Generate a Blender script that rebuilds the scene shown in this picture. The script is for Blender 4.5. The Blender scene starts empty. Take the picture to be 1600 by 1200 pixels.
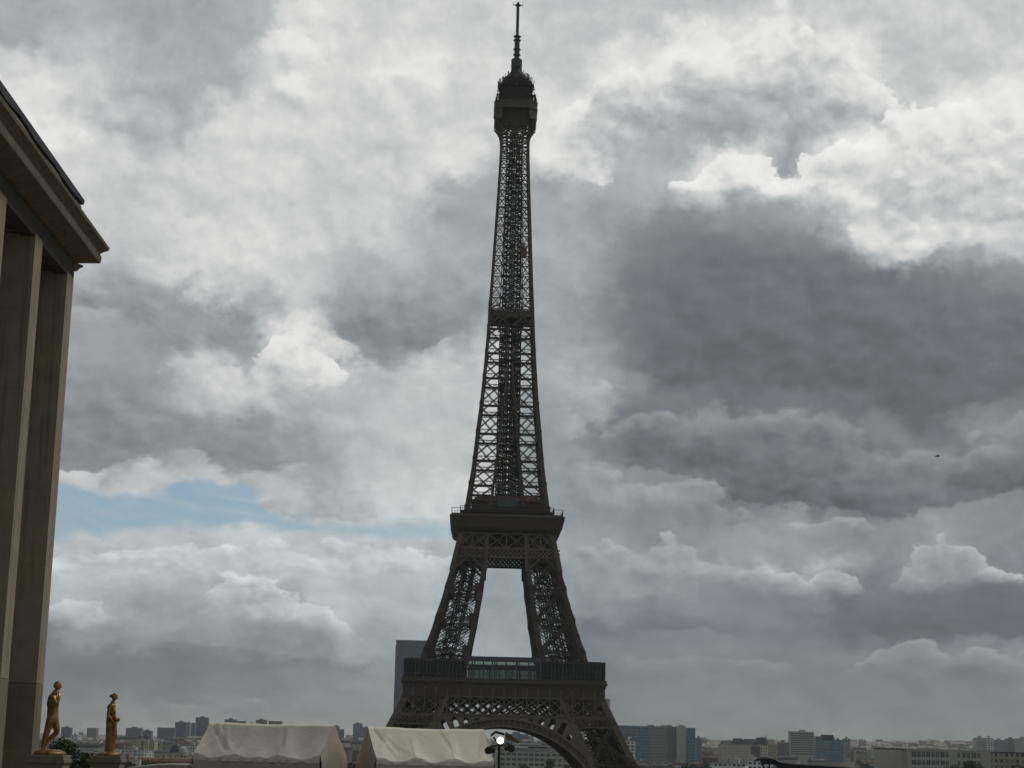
import bpy, bmesh, math, random
from mathutils import Vector, Matrix, noise as mnoise

random.seed(7)
scene = bpy.context.scene
COL = scene.collection
R = math.radians

# ------------------------------------------------------------------ camera
FPX = 2750.0                      # focal length in pixels of the 1600 px wide photo
PITCH, ROLL, YAW = R(11.6), R(1.3), R(1.208)
CAM_Z = 2.8
fw = Vector((math.sin(YAW) * math.cos(PITCH), math.cos(YAW) * math.cos(PITCH), math.sin(PITCH)))
r0 = Vector((math.cos(YAW), -math.sin(YAW), 0.0))
u0 = r0.cross(fw)
rt = r0 * math.cos(ROLL) + u0 * math.sin(ROLL)
up = u0 * math.cos(ROLL) - r0 * math.sin(ROLL)
cam = bpy.data.cameras.new("camera")
cam.sensor_width = 36.0
cam.lens = FPX / 1600.0 * 36.0
cam.clip_start = 0.5
cam.clip_end = 40000.0
cam_ob = bpy.data.objects.new("camera", cam)
COL.objects.link(cam_ob)
m = Matrix((rt, up, -fw)).transposed().to_4x4()
m.translation = Vector((0, 0, CAM_Z))
cam_ob.matrix_world = m
scene.camera = cam_ob


def ray(px, py):
    return (fw + rt * ((px - 800) / FPX) - up * ((py - 600) / FPX)).normalized()


def at(px, py, Y):
    """World point seen at photo pixel (px, py) at depth Y along the plaza axis."""
    d = ray(px, py)
    return Vector((0, 0, CAM_Z)) + d * (Y / d.y)


# ------------------------------------------------------------------ node helper
class NT:
    def __init__(s, tree):
        s.t = tree
        s.n = tree.nodes
        s.l = tree.links

    def put(s, sock, v):
        if hasattr(v, "is_output"):
            s.l.new(v, sock)
        elif v is not None:
            sock.default_value = v

    def math(s, op, a, b=None, c=None, clamp=False):
        n = s.n.new("ShaderNodeMath")
        n.operation = op
        n.use_clamp = clamp
        s.put(n.inputs[0], a); s.put(n.inputs[1], b); s.put(n.inputs[2], c)
        return n.outputs[0]

    def vec(s, op, a, b=None, c=None):
        n = s.n.new("ShaderNodeVectorMath")
        n.operation = op
        s.put(n.inputs[0], a); s.put(n.inputs[1], b); s.put(n.inputs[2], c)
        return n.outputs["Value"] if op in ("DOT_PRODUCT", "LENGTH", "DISTANCE") else n.outputs[0]

    def sep(s, v):
        n = s.n.new("ShaderNodeSeparateXYZ")
        s.put(n.inputs[0], v)
        return n.outputs

    def sepc(s, v):
        n = s.n.new("ShaderNodeSeparateColor")
        s.put(n.inputs[0], v)
        return n.outputs

    def group(s, name, ins, fn):
        """Node group with float inputs INS {name: socket or value}; FN(nt, inputs) returns the output socket."""
        tr = bpy.data.node_groups.new(name, "ShaderNodeTree")
        for k in ins:
            tr.interface.new_socket(k, in_out="INPUT", socket_type="NodeSocketFloat")
        tr.interface.new_socket("out", in_out="OUTPUT", socket_type="NodeSocketFloat")
        g = NT(tr)
        gi, go = g.n.new("NodeGroupInput"), g.n.new("NodeGroupOutput")
        g.l.new(fn(g, {k: gi.outputs[i] for i, k in enumerate(ins)}), go.inputs[0])
        n = s.n.new("ShaderNodeGroup")
        n.node_tree = tr
        for i, v in enumerate(ins.values()):
            s.put(n.inputs[i], v)
        return n.outputs[0]

    def comb(s, x=0.0, y=0.0, z=0.0):
        n = s.n.new("ShaderNodeCombineXYZ")
        s.put(n.inputs[0], x); s.put(n.inputs[1], y); s.put(n.inputs[2], z)
        return n.outputs[0]

    def noise(s, v, scale, detail=5.0, rough=0.55, lac=2.0, dist=0.0, color=False, dim="3D"):
        n = s.n.new("ShaderNodeTexNoise")
        n.noise_dimensions = dim
        s.put(n.inputs["Vector"], v)
        s.put(n.inputs["Scale"], scale)
        n.inputs["Detail"].default_value = detail
        n.inputs["Roughness"].default_value = rough
        n.inputs["Lacunarity"].default_value = lac
        n.inputs["Distortion"].default_value = dist
        return n.outputs["Color"] if color else n.outputs["Fac"]

    def voronoi(s, v, scale, detail=0.0, rough=0.5, smooth=0.6, feature="SMOOTH_F1"):
        n = s.n.new("ShaderNodeTexVoronoi")
        n.feature = feature
        n.voronoi_dimensions = "2D"
        s.put(n.inputs["Vector"], v)
        n.inputs["Scale"].default_value = scale
        n.inputs["Detail"].default_value = detail
        n.inputs["Roughness"].default_value = rough
        if "Smoothness" in n.inputs:
            n.inputs["Smoothness"].default_value = smooth
        return n.outputs["Distance"]

    def ramp(s, f, stops, interp="LINEAR"):
        n = s.n.new("ShaderNodeValToRGB")
        n.color_ramp.interpolation = interp
        s.put(n.inputs[0], f)
        el = n.color_ramp.elements
        while len(el) < len(stops):
            el.new(0.5)
        for e, (p, c) in zip(el, stops):
            e.position = p
            e.color = (c, c, c, 1) if isinstance(c, (int, float)) else (*c[:3], 1)
        return n.outputs[0]

    def mix(s, f, a, b, blend="MIX"):
        n = s.n.new("ShaderNodeMix")
        n.data_type = "RGBA"
        n.blend_type = blend
        s.put(n.inputs[0], f)
        for sock, v in ((n.inputs[6], a), (n.inputs[7], b)):
            s.put(sock, (*v[:3], 1.0) if isinstance(v, tuple) else v)
        return n.outputs[2]

    def maprange(s, v, a, b, c=0.0, d=1.0, smooth=False):
        n = s.n.new("ShaderNodeMapRange")
        if smooth:
            n.interpolation_type = "SMOOTHSTEP"
        s.put(n.inputs[0], v)
        for i, x in enumerate((a, b, c, d)):
            s.put(n.inputs[i + 1], x)
        return n.outputs[0]


# ------------------------------------------------------------------ sky
# Sun hidden in broken cloud, high ahead and to the right of the view.
SUN_EL, SUN_AZ = R(52), R(58)     # azimuth from +Y towards +X
world = bpy.data.worlds.new("World")
scene.world = world
world.use_nodes = True
W = NT(world.node_tree)
W.n.clear()
bg = W.n.new("ShaderNodeBackground")
wo = W.n.new("ShaderNodeOutputWorld")
W.l.new(bg.outputs[0], wo.inputs[0])
bg.inputs[1].default_value = 0.1

tc = W.n.new("ShaderNodeTexCoord")
D3 = tc.outputs["Generated"]
sx = W.sep(D3)
AZ = W.math("MULTIPLY", W.math("ARCTAN2", sx[0], sx[1]), 180 / math.pi)
EL = W.math("MULTIPLY", W.math("ARCSINE", sx[2]), 180 / math.pi)
# cloud coordinates: clouds low over the horizon are seen flatter and smaller
ELW = W.math("ADD", W.math("MULTIPLY", EL, 1.0), W.math("MULTIPLY", W.math("LOGARITHM", W.math("MAXIMUM", W.math("ADD", EL, 3.0), 0.3), math.e), 3.5))
CC = W.comb(AZ, ELW, 0.0)
PV = W.comb(AZ, EL, 0.0)
# domain warp, three sizes
def warp(scale, amt, seed, detail=2.0):
    c = W.noise(W.vec("ADD", CC, (seed, seed * 1.7, seed * .3)), scale, detail, 0.55, color=True, dim="2D")
    return W.vec("MULTIPLY", W.vec("SUBTRACT", c, (0.5, 0.5, 0.5)), (amt, amt * 0.75, 0.0))
PW = W.vec("ADD", PV, warp(0.16, 1.5, 11.0, 2.0))
PW = W.vec("ADD", PW, warp(0.55, 2.0, 37.0, 5.0))
PF = W.vec("ADD", PW, warp(2.2, 0.75, 5.0, 5.0))

SKY = [
 # photo pixel x, y, brightness 0-255, relative size, blueness
 (40,30,168),(150,25,176),(280,50,165),(380,40,172),(470,70,222),(560,20,206),(650,110,226,.8),(600,90,218,.8),(720,40,205),(870,40,197),(1000,30,192),(1150,12,192),(1300,20,196),(1450,20,200),(1580,40,198),
 (60,165,222),(140,110,200),(240,100,176),(240,170,172),(340,110,170),(430,110,200),(380,190,212),(490,170,212),(560,180,205),(650,190,203),(740,150,208),
 (60,290,205),(160,260,205),(160,340,192),(270,300,203),(360,280,206),(460,280,205),(560,280,202),(640,260,205),(700,240,214),(600,350,200),(500,380,205),
 (210,390,198),(260,410,210,.8),(330,400,212),(400,400,216),(340,460,214,.7),(200,460,160),(250,470,158),(280,500,140),(370,520,143),(400,450,172,.7),(150,430,180),
 (480,420,200),(560,420,172),(640,400,180),(560,480,160),(640,470,148),(600,525,136),(700,510,144),(700,420,170),(740,330,165),(745,545,205,.7),
 (450,525,226,.8),(400,560,165,.7),(500,570,218,.8),(320,560,200,.8),(370,590,206,.8),(180,560,160),(160,620,140),(220,600,150),(330,640,190,.8),(260,660,160,.8),(430,650,190,.7),(470,620,170),
 (180,700,140),(280,690,138),(390,695,138),(480,700,160),(560,620,185),(640,580,200),(650,650,190),(720,600,196),(620,720,192),(560,700,186),(700,700,190),
 (140,745,205,.7),(230,735,200,.7),(310,715,190,.6),(440,770,185,.7),(520,790,160,.6),(560,800,170,.6),(640,770,200),(700,790,205,.8),
 (240,765,188,.8),(150,770,195,.7),(130,800,185,.8),(230,805,188,.8),(330,770,190,.7),(370,800,195,.7),(440,815,192,.7),(540,823,195,.6),(620,825,198,.6),(690,828,200,.5),
 (140,855,188,.8),(250,845,192,.7),(350,850,182,.7),(470,850,186,.7),(600,855,186,.7),(680,860,178),(130,920,180),(200,900,170),(270,930,160),(330,890,182,.8),(410,895,192,.7),(430,940,165,.7),(500,940,185,.7),(545,985,188,.7),(600,920,175),(640,960,172),(600,1000,160),
 (150,970,160),(240,980,150),(330,980,152),(430,990,150),(110,1025,112),(180,1030,108),(280,1030,112),(400,1025,118),(500,1035,128),(580,1040,135),
 (150,1070,112),(260,1065,110),(380,1065,118),(500,1075,130),(600,1080,138),(200,1110,132),(350,1105,130),(500,1115,134),(120,1140,130),(300,1145,134),(560,1140,134),(700,1140,132),
 (790,920,150),(770,970,152),(810,990,150),(780,1010,165,.7),
 (870,80,196),(890,100,196),(960,115,226,.8),(1060,85,234,.8),(1140,60,234,.8),(1210,50,236,.8),(1300,75,232,.8),(1350,120,226,.8),(1420,60,198),(1500,90,198),(1440,110,194),(1560,100,204),
 (880,180,214),(880,230,222,.8),(915,270,222,.7),(950,180,222,.8),(1010,160,205,.8),(1100,130,215,.8),(1080,190,160),(1150,180,162),(1000,220,178),(1230,100,186,.8),(1210,150,165,.8),(1290,160,195,.8),(1240,190,155,.8),
 (1000,280,176),(1060,290,214,.6),(1120,245,224,.7),(1110,290,205,.6),(1180,240,218,.7),(1210,300,214,.6),(1230,240,150,.7),(1270,235,205,.6),(1310,210,232,.7),(1340,250,216,.7),(1400,190,195),(1440,180,210,.8),(1500,160,230,.8),(1570,150,232,.8),(1540,230,212),(1470,240,195),(1400,290,216,.8),(1300,290,206,.7),(1480,310,192),(1590,260,216),(1580,350,210),(1480,370,210,.8),(1400,390,226,.7),(1350,370,196,.7),(1320,330,182,.7),(1570,400,190,.8),
 (870,330,165),(950,330,158),(1040,330,140),(1130,340,150),(1200,340,150),(1250,340,165,.7),(870,420,168),(920,420,165),(1000,400,135),(1100,390,120),(1200,400,116),(1280,400,130),(1150,440,112),(1050,450,122),(1300,450,110),(1400,440,112),(1480,430,128),(1570,450,132),
 (860,500,160),(930,490,142),(1000,500,122),(1100,500,112),(1200,500,108),(1300,510,106),(1400,510,104),(1500,510,112),(1580,520,122),
 (870,550,172),(920,570,165),(990,560,142,.8),(1080,580,112),(1160,580,106),(1250,570,100),(1350,580,97),(1440,600,94),(1530,570,104),(1590,590,112),(1000,595,142,.6),(960,600,152,.7),(1450,635,93,.8),
 (870,620,160),(910,660,178,.8),(880,690,150),(1000,640,120),(1080,640,126),(1170,635,120),(1240,635,125,.8),(1330,650,124,.8),(1400,680,132),(1480,690,124),(1560,640,142),(1590,640,152,.8),(1560,700,124),
 (960,690,116),(1050,690,106),(1140,700,106),(1230,700,112),(1320,720,114),(1150,760,106),(1250,770,100),(1340,780,100),(1430,750,120),(1530,770,135),
 (900,740,150),(980,745,152,.8),(1080,760,148,.8),(1040,740,142,.7),(930,800,146),(1010,810,135),(1100,800,132),(1190,800,130,.7),(1230,808,172,.5),(1300,810,145,.7),(1400,810,142),(1480,810,142),(1570,820,138),
 (900,860,160),(960,870,150),(1060,850,150),(1140,850,152,.8),(1180,870,172,.6),(1250,860,148,.7),(1300,880,180,.6),(1350,860,140,.7),(1450,860,165,.7),(1480,880,160,.7),(1560,860,132),
 (900,930,150),(960,920,150),(1040,900,150),(1110,920,135),(1200,930,128,.8),(1280,920,138,.7),(1380,920,118),(1480,920,120),(1570,920,112),
 (940,975,108),(1010,975,116),(1090,970,128),(1180,980,124),(1260,980,118),(1350,980,98),(1450,980,93),(1560,975,95),
 (970,1020,128),(1060,1020,128),(1160,1010,128),(1250,1030,122),(1340,1020,132),(1430,1020,136),(1530,1010,140),(1590,1020,136),
 (980,1065,112),(1080,1060,124),(1200,1060,122),(1310,1060,118),(1420,1060,110),(1540,1060,108),
 (1000,1105,124),(1120,1105,124),(1240,1105,124),(1360,1105,124),(1480,1100,120),(1580,1100,122),(1050,1140,126),(1200,1145,127),(1350,1145,128),(1500,1145,126)
]
def dir_deg(px, py):
    d = ray(px, py)
    return math.degrees(math.atan2(d.x, d.y)), math.degrees(math.asin(d.z))
# The cloud map: brightness of the cloud deck over azimuth and elevation, held in rows of
# colour ramps (three rows to a ramp) and looked up through the warped direction.
pts = []
for it in SKY:
    a_, e_ = dir_deg(it[0], it[1])
    pts.append((a_, e_, it[2] / 255.0, it[3] if len(it) > 3 else 1.0, it[4] if len(it) > 4 else 0.0))
A0, A1, E0, E1 = -15.0, 19.0, -0.6, 25.2
NROW, NCOL, K_SKY = 36, 60, 1.5
def sky_map(a_, e_):
    sw, sl, sb = 1e-9, 1e-9 * 0.6, 0.0
    for pa, pe, pl, ps, pb in pts:
        w_ = math.exp(-K_SKY / (ps * ps) * ((pa - a_) ** 2 + 1.35 * (pe - e_) ** 2)) + 1e-5 / (0.3 + (pa - a_) ** 2 + (pe - e_) ** 2) ** 2
        sw += w_; sl += w_ * pl; sb += w_ * pb
    return sl / sw, sb / sw
grid = [[sky_map(A0 + (A1 - A0) * c / (NCOL - 1), E0 + (E1 - E0) * r_ / (NROW - 1)) for c in range(NCOL)] for r_ in range(NROW)]
pf = W.sep(PF)
UA = W.maprange(pf[0], A0, A1)
VR = W.math("MULTIPLY", W.maprange(pf[1], E0, E1), NROW - 1.0)
HALF = NCOL // 2
MID = (HALF - 1) / (NCOL - 1)
def map_rows(g, i):
    ul, ur = g.maprange(i["u"], 0.0, MID), g.maprange(i["u"], MID, 1.0)
    isr = g.math("GREATER_THAN", i["u"], MID)
    tot = 0.0
    for k in range(NROW // 3):
        halves = []
        for cols, u in ((range(0, HALF), ul), (range(HALF - 1, NCOL), ur)):
            cols = list(cols)
            halves.append(g.ramp(u, [(q / (len(cols) - 1), tuple(grid[3 * k + j][c][0] for j in range(3))) for q, c in enumerate(cols)]))
        rgb = g.sepc(g.mix(isr, halves[0], halves[1]))
        for j in range(3):      # smooth hat weight of each row
            w_ = g.maprange(g.math("ABSOLUTE", g.math("SUBTRACT", i["v"], 3.0 * k + j)), 0.0, 1.0, 1.0, 0.0, True)
            tot = g.math("MULTIPLY_ADD", rgb[j], w_, tot)
    return tot
LUM = W.group("cloud_map", {"u": UA, "v": VR}, map_rows)
# beyond the mapped patch (behind and overhead) plain broken cloud
OUT = W.math("MAXIMUM", W.maprange(EL, E1 - 1.0, E1 + 6.0, 0, 1, True), W.maprange(W.math("ABSOLUTE", AZ), 17.5, 30.0, 0, 1, True))
OUTL = W.math("ADD", W.math("MULTIPLY", W.noise(D3, 3.0, 4.0, 0.55), 0.30), 0.36)
LUM = W.math("ADD", W.math("MULTIPLY", LUM, W.math("SUBTRACT", 1.0, OUT)), W.math("MULTIPLY", OUTL, OUT))
# cauliflower relief and wisps: puffs embossed by light from above (a noise minus its offset copy)
bil_p = W.vec("ADD", CC, warp(0.5, 1.6, 71.0, 4.0))
b1 = W.noise(bil_p, 0.42, 8.0, 0.58, dim="2D")
b2 = W.noise(W.vec("ADD", bil_p, (-0.25, -0.5, 0.0)), 0.42, 5.0, 0.56, dim="2D")
REL = W.math("SUBTRACT", b1, b2)
puf_p = W.vec("MULTIPLY", W.vec("ADD", CC, warp(1.2, 0.8, 51.0, 4.0)), (0.85, 1.0, 1.0))
v1 = W.voronoi(puf_p, 0.62, 2.0, 0.5, 0.7)
v2 = W.voronoi(W.vec("ADD", puf_p, (0.14, 0.30, 0.0)), 0.62, 2.0, 0.5, 0.7)
PUF = W.math("SUBTRACT", v2, v1)
fine = W.noise(W.vec("ADD", CC, warp(1.6, 0.9, 23.0, 4.0)), 1.7, 7.0, 0.62, dim="2D")
amp = W.maprange(LUM, 0.38, 0.72, 0.30, 1.0)
amp_p = W.maprange(LUM, 0.50, 0.85, 0.0, 1.0, True)
DET = W.math("ADD", W.math("MULTIPLY", REL, 0.17), W.math("MULTIPLY", W.math("SUBTRACT", fine, 0.5), 0.07))
DET = W.math("ADD", W.math("MULTIPLY", DET, amp), W.math("MULTIPLY", W.math("MULTIPLY", PUF, amp_p), 0.06))
LUMC = W.math("MULTIPLY_ADD", W.math("SUBTRACT", LUM, 0.55), 1.04, 0.545)
LUM2 = W.math("ADD", LUMC, DET)
# Cloud banks, far to near: each has a lit upper edge and an under edge along azimuth (a colour
# ramp each), shades from rim to belly with depth below its upper edge, and breaks up in puffs.
EDGE_P = W.vec("ADD", W.vec("ADD", W.vec("ADD", PV, warp(0.45, 1.0, 13.0, 2.0)), warp(1.1, 0.95, 29.0, 6.0)), warp(3.2, 0.42, 83.0, 5.0))
SOFT_P = W.vec("ADD", W.vec("ADD", PV, warp(0.35, 1.3, 43.0, 3.0)), warp(1.5, 0.7, 61.0, 5.0))
pe, ps_ = W.sep(EDGE_P), W.sep(SOFT_P)
PUFF_E = W.math("MULTIPLY", W.math("SUBTRACT", 0.42, v1), 0.75)     # rounded heads along the edge
EMB = W.math("ADD", W.math("MULTIPLY", PUF, 0.20), W.math("MULTIPLY_ADD", REL, 0.30, W.math("MULTIPLY", W.math("SUBTRACT", fine, 0.5), 0.08)))
PXD = 1.0 / 48.0
BANKS = [
 # (upper edge, under edge, rim, belly, depth of the rim light px, softness of upper and under edge px, opacity)
 # upper right, the far cumulus
 ([(850,190),(885,150),(920,108),(960,94),(1000,90),(1040,74),(1070,50),(1110,60),(1150,46),(1200,33),(1240,36),(1280,50),(1330,62),(1355,100),(1400,140),(1440,190)],
  [(850,250),(900,285),(950,270),(1000,255),(1060,225),(1120,205),(1200,220),(1300,235),(1440,200)], 252, 166, 66, 15, 60, .97),
 # small lit lumps under it
 ([(880,225),(905,205),(930,215),(955,240),(975,270)], [(880,262),(905,278),(930,284),(955,280),(975,276)], 228, 205, 40, 22, 10, .7),
 # upper right, the near cumulus
 ([(1010,292),(1040,272),(1075,262),(1095,238),(1120,226),(1160,228),(1190,232),(1215,262),(1240,250),(1260,222),(1290,206),(1320,196),(1345,214),(1375,186),(1410,165),(1450,152),(1490,138),(1530,134),(1600,138),(1660,150)],
  [(1010,296),(1060,306),(1110,306),(1170,300),(1205,318),(1260,312),(1300,330),(1340,382),(1400,408),(1450,396),(1500,384),(1560,372),(1600,384),(1660,380)], 248, 196, 75, 13, 26, .97),
 ([(1330,330),(1370,318),(1420,335),(1470,350),(1520,335),(1580,330),(1640,335)], [(1330,384),(1400,410),(1450,398),(1500,384),(1560,372),(1600,384),(1640,380)], 205, 224, 40, 45, 22, .75),
 # the great dark cloud
 ([(880,338),(1000,335),(1100,320),(1200,330),(1300,345),(1400,410),(1500,400),(1600,395),(1680,395)],
  [(880,560),(1000,596),(1060,612),(1150,602),(1250,612),(1350,628),(1420,660),(1455,662),(1500,642),(1600,622),(1680,610)], 138, 103, 85, 90, 18, .84),
 # second dark cloud below
 ([(900,690),(940,665),(1000,620),(1060,625),(1120,614),(1200,622),(1280,632),(1340,655),(1400,690),(1480,690),(1540,655),(1600,640),(1680,640)],
  [(900,720),(960,725),(1010,742),(1080,752),(1140,772),(1190,802),(1260,802),(1350,810),(1420,802),(1500,785),(1600,772),(1680,770)], 166, 104, 42, 22, 10, .92),
 # cumulus beside the tower's right
 ([(845,560),(880,545),(915,560),(950,590),(985,600)], [(845,690),(900,690),(940,665),(985,625)], 190, 160, 60, 20, 40, .6),
 ([(850,700),(900,715),(960,722),(1020,742),(1070,730),(1110,745),(1150,775),(1190,800)], [(850,790),(930,815),(1000,825),(1080,825),(1190,815)], 168, 128, 42, 14, 40, .8),
 # field of small cumulus lower right
 ([(860,850),(910,838),(950,842),(1000,848),(1055,836),(1100,842),(1140,862),(1180,880)], [(860,920),(950,930),(1050,930),(1180,920)], 176, 132, 40, 12, 40, .85),
 ([(1140,890),(1165,868),(1195,862),(1225,872),(1255,886),(1285,866),(1315,874),(1345,895),(1370,915)], [(1140,930),(1220,945),(1300,940),(1370,925)], 192, 128, 28, 8, 30, .9),
 ([(1200,815),(1225,798),(1250,812),(1300,802),(1360,806),(1420,816)], [(1200,838),(1260,842),(1340,838),(1420,836)], 178, 140, 25, 12, 25, .75),
 ([(1380,905),(1410,870),(1440,848),(1470,836),(1510,846),(1545,868),(1580,895),(1640,910)], [(1380,922),(1450,925),(1540,920),(1640,925)], 182, 128, 36, 8, 26, .9),
 ([(1240,955),(1320,930),(1420,915),(1520,910),(1600,905),(1680,905)], [(1240,985),(1320,1000),(1400,1002),(1480,996),(1560,1000),(1680,992)], 118, 92, 50, 50, 8, .9),
 ([(1290,1040),(1330,1022),(1375,1004),(1430,998),(1480,992),(1540,1002),(1600,1000),(1680,1010)], [(1290,1062),(1400,1070),(1520,1068),(1680,1066)], 152, 110, 32, 10, 24, .85),
 ([(930,950),(1000,955),(1080,945),(1150,955),(1220,960)], [(930,995),(1020,1000),(1120,992),(1220,990)], 122, 102, 30, 30, 12, .7),
 ([(940,1035),(1010,1018),(1080,1010),(1140,1015),(1220,1025),(1280,1035)], [(940,1058),(1060,1070),(1180,1064),(1280,1060)], 140, 112, 28, 12, 20, .75),
 # left: grey patches with firm under edges
 ([(60,400),(140,400),(200,395),(260,440),(330,470),(400,490),(440,500)], [(60,470),(120,484),(200,508),(280,518),(350,532),(400,524),(440,505)], 178, 134, 55, 60, 10, .85),
 ([(190,395),(220,372),(255,376),(275,410),(290,450)], [(190,440),(230,455),(260,468),(290,470)], 214, 180, 45, 12, 30, .7),
 ([(470,470),(520,440),(580,420),(650,430),(720,440),(780,450)], [(470,505),(520,520),(570,546),(620,556),(680,548),(730,520),(780,500)], 172, 132, 60, 55, 10, .85),
 ([(370,590),(395,540),(425,510),(455,500),(485,520),(515,540),(540,575),(560,610)], [(370,640),(430,650),(500,640),(560,630)], 238, 188, 62, 10, 45, .9),
 ([(60,570),(110,562),(160,566),(210,590),(250,625),(310,652),(380,662),(450,668),(520,690),(570,715)], [(60,735),(150,738),(200,722),(250,712),(300,704),(350,740),(420,742),(500,728),(570,722)], 158, 132, 50, 26, 8, .9),
 ([(300,600),(325,566),(355,552),(385,575),(400,610)], [(300,640),(340,650),(370,650),(400,640)], 220, 190, 45, 14, 25, .6),
 # lit cloud above and below the clear gap
 ([(385,790),(420,755),(470,748),(520,760),(560,778),(600,800)], [(385,806),(450,812),(520,812),(600,812)], 178, 158, 30, 20, 6, .8),
 ([(40,850),(100,846),(160,850),(220,838),(290,842),(350,838),(420,842),(500,838),(580,846),(650,848),(720,846),(780,850)], [(40,920),(200,930),(400,930),(600,930),(780,920)], 208, 170, 45, 7, 50, .8),
 ([(300,925),(325,900),(350,884),(385,880),(415,880),(440,902),(475,925),(515,945),(545,968),(575,1000)], [(300,960),(380,975),(470,990),(575,1005)], 212, 160, 45, 8, 36, .9),
 ([(40,940),(90,925),(125,915),(165,918),(200,940),(240,965)], [(40,975),(140,985),(240,980)], 196, 154, 36, 10, 26, .8),
 ([(60,1002),(150,998),(250,996),(340,1002),(440,1010),(520,1018),(600,1024)], [(60,1066),(160,1070),(260,1066),(360,1058),(460,1052),(600,1046)], 118, 106, 40, 22, 14, .85),
 ([(210,1092),(270,1080),(340,1084),(420,1078),(500,1090),(560,1095)], [(210,1108),(320,1112),(440,1110),(560,1106)], 142, 124, 20, 12, 14, .7),
 # upper left
 ([(150,200),(190,150),(235,135),(270,160),(290,200)], [(150,215),(200,225),(250,230),(290,215)], 190, 170, 60, 45, 40, .7),
 ([(390,60),(430,20),(470,12),(505,50),(520,110),(515,180),(500,230)], [(390,120),(430,160),(470,230),(500,240)], 232, 208, 60, 20, 60, .7),
 ([(545,110),(590,84),(640,92),(680,108),(710,135)], [(545,150),(620,165),(710,160)], 230, 208, 50, 14, 50, .7),
 ([(20,185),(60,150),(110,150),(150,185),(180,220)], [(20,240),(100,260),(180,250)], 228, 205, 60, 22, 60, .7),
]
def profile(poly):
    return [dir_deg(px, py) for px, py in poly]
def interp(tab, x):
    for (xa, ya), (xb, yb) in zip(tab, tab[1:]):
        if x <= xb:
            return ya + (yb - ya) * (x - xa) / max(1e-6, xb - xa)
    return tab[-1][1]
def add_bank(top, bot, rim, belly, decay, s_top, s_bot, op):
    tp, bt = profile(top), profile(bot)
    x0, x1 = max(tp[0][0], bt[0][0]), min(tp[-1][0], bt[-1][0])
    xs_ = sorted({x0, x1} | {q[0] for q in tp + bt if x0 + .05 < q[0] < x1 - .05})[:32]
    crisp = s_top < 25
    def fn(g, i):
        e = g.sepc(g.ramp(g.maprange(i["az"], x0, x1), [((x - x0) / (x1 - x0), (interp(tp, x) / 25.0, interp(bt, x) / 25.0, 0.0)) for x in xs_]))
        d = g.math("SUBTRACT", g.math("MULTIPLY", e[0], 25.0), i["el"])
        if crisp:
            d = g.math("ADD", d, i["puff"])
        db = g.math("SUBTRACT", i["els"] if s_bot > 12 else i["el"], g.math("MULTIPLY", e[1], 25.0))
        m1 = g.maprange(d, 0.0, s_top * PXD, 0.0, 1.0, True)
        m2 = g.maprange(db, 0.0, s_bot * PXD, 0.0, op, True)
        fw_ = 1.0 if s_top < 25 else min(4.6, (x1 - x0) * 0.3)
        lo = None if top[0][0] <= 60 else g.maprange(i["az"], x0, x0 + fw_, 0.0, 1.0, True)
        hi = None if top[-1][0] >= 1600 else g.maprange(i["az"], x1 - fw_, x1, 1.0, 0.0, True)
        mk = g.math("MULTIPLY", m1, m2)
        for q in (lo, hi):
            if q is not None:
                mk = g.math("MULTIPLY", mk, q)
        fall = g.math("POWER", math.e, g.math("MULTIPLY", g.math("MAXIMUM", d, 0.0), -1.0 / (decay * PXD)))
        sh = g.math("MULTIPLY_ADD", fall, (rim - belly) / 255.0, belly / 255.0)
        k_emb = 0.13 + 0.87 * max(0.0, min(1.0, (rim - 110) / 110.0))
        sh = g.math("MULTIPLY_ADD", i["emb"], k_emb, sh)
        return g.math("MULTIPLY_ADD", mk, g.math("SUBTRACT", sh, i["lum"]), i["lum"])
    pc = pe if crisp else ps_
    return W.group("cloud_bank", {"az": pc[0], "el": pc[1], "els": ps_[1], "puff": PUFF_E, "emb": EMB, "lum": LUM2}, fn)
for bank in BANKS:
    LUM2 = add_bank(*bank)
LUM2 = W.math("MINIMUM", LUM2, W.math("MULTIPLY_ADD", LUM2, 0.40, 0.535))
# nearer the horizon the air between evens things out: give the clouds there their full contrast
LUM2 = W.math("MULTIPLY_ADD", W.math("SUBTRACT", LUM2, 0.53), W.maprange(EL, 0.5, 11.0, 1.22, 1.03), W.maprange(EL, 0.5, 9.0, 0.588, 0.53))
LIN = W.math("POWER", W.math("MAXIMUM", LUM2, 0.02), 2.2)
TINT = W.ramp(LUM2, [(0.30, (0.875, 1.0, 1.15)), (0.45, (0.895, 1.003, 1.12)), (0.60, (0.945, 1.004, 1.045)), (0.85, (0.995, 1.0, 0.985))])
LOW = W.maprange(EL, 0.3, 3.2, 1.0, 0.0)
MIDB = W.math("MULTIPLY", W.maprange(EL, 1.0, 3.0, 0.0, 1.0, True), W.maprange(EL, 5.0, 9.0, 1.0, 0.0, True))
TINT = W.mix(MIDB, TINT, W.vec("MULTIPLY", TINT, (0.94, 1.015, 1.04)))
TINT = W.mix(W.math("MULTIPLY", LOW, 0.8), TINT, (0.97, 1.03, 0.975))
CLOUD = W.vec("MULTIPLY", TINT, W.comb(LIN, LIN, LIN))
CLOUD10 = W.vec("SCALE", CLOUD)
CLOUD10.node.inputs["Scale"].default_value = 10.0
nish = W.n.new("ShaderNodeTexSky")
nish.sky_type = "NISHITA"
nish.sun_disc = False
nish.sun_elevation = SUN_EL
nish.sun_rotation = SUN_AZ
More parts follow.
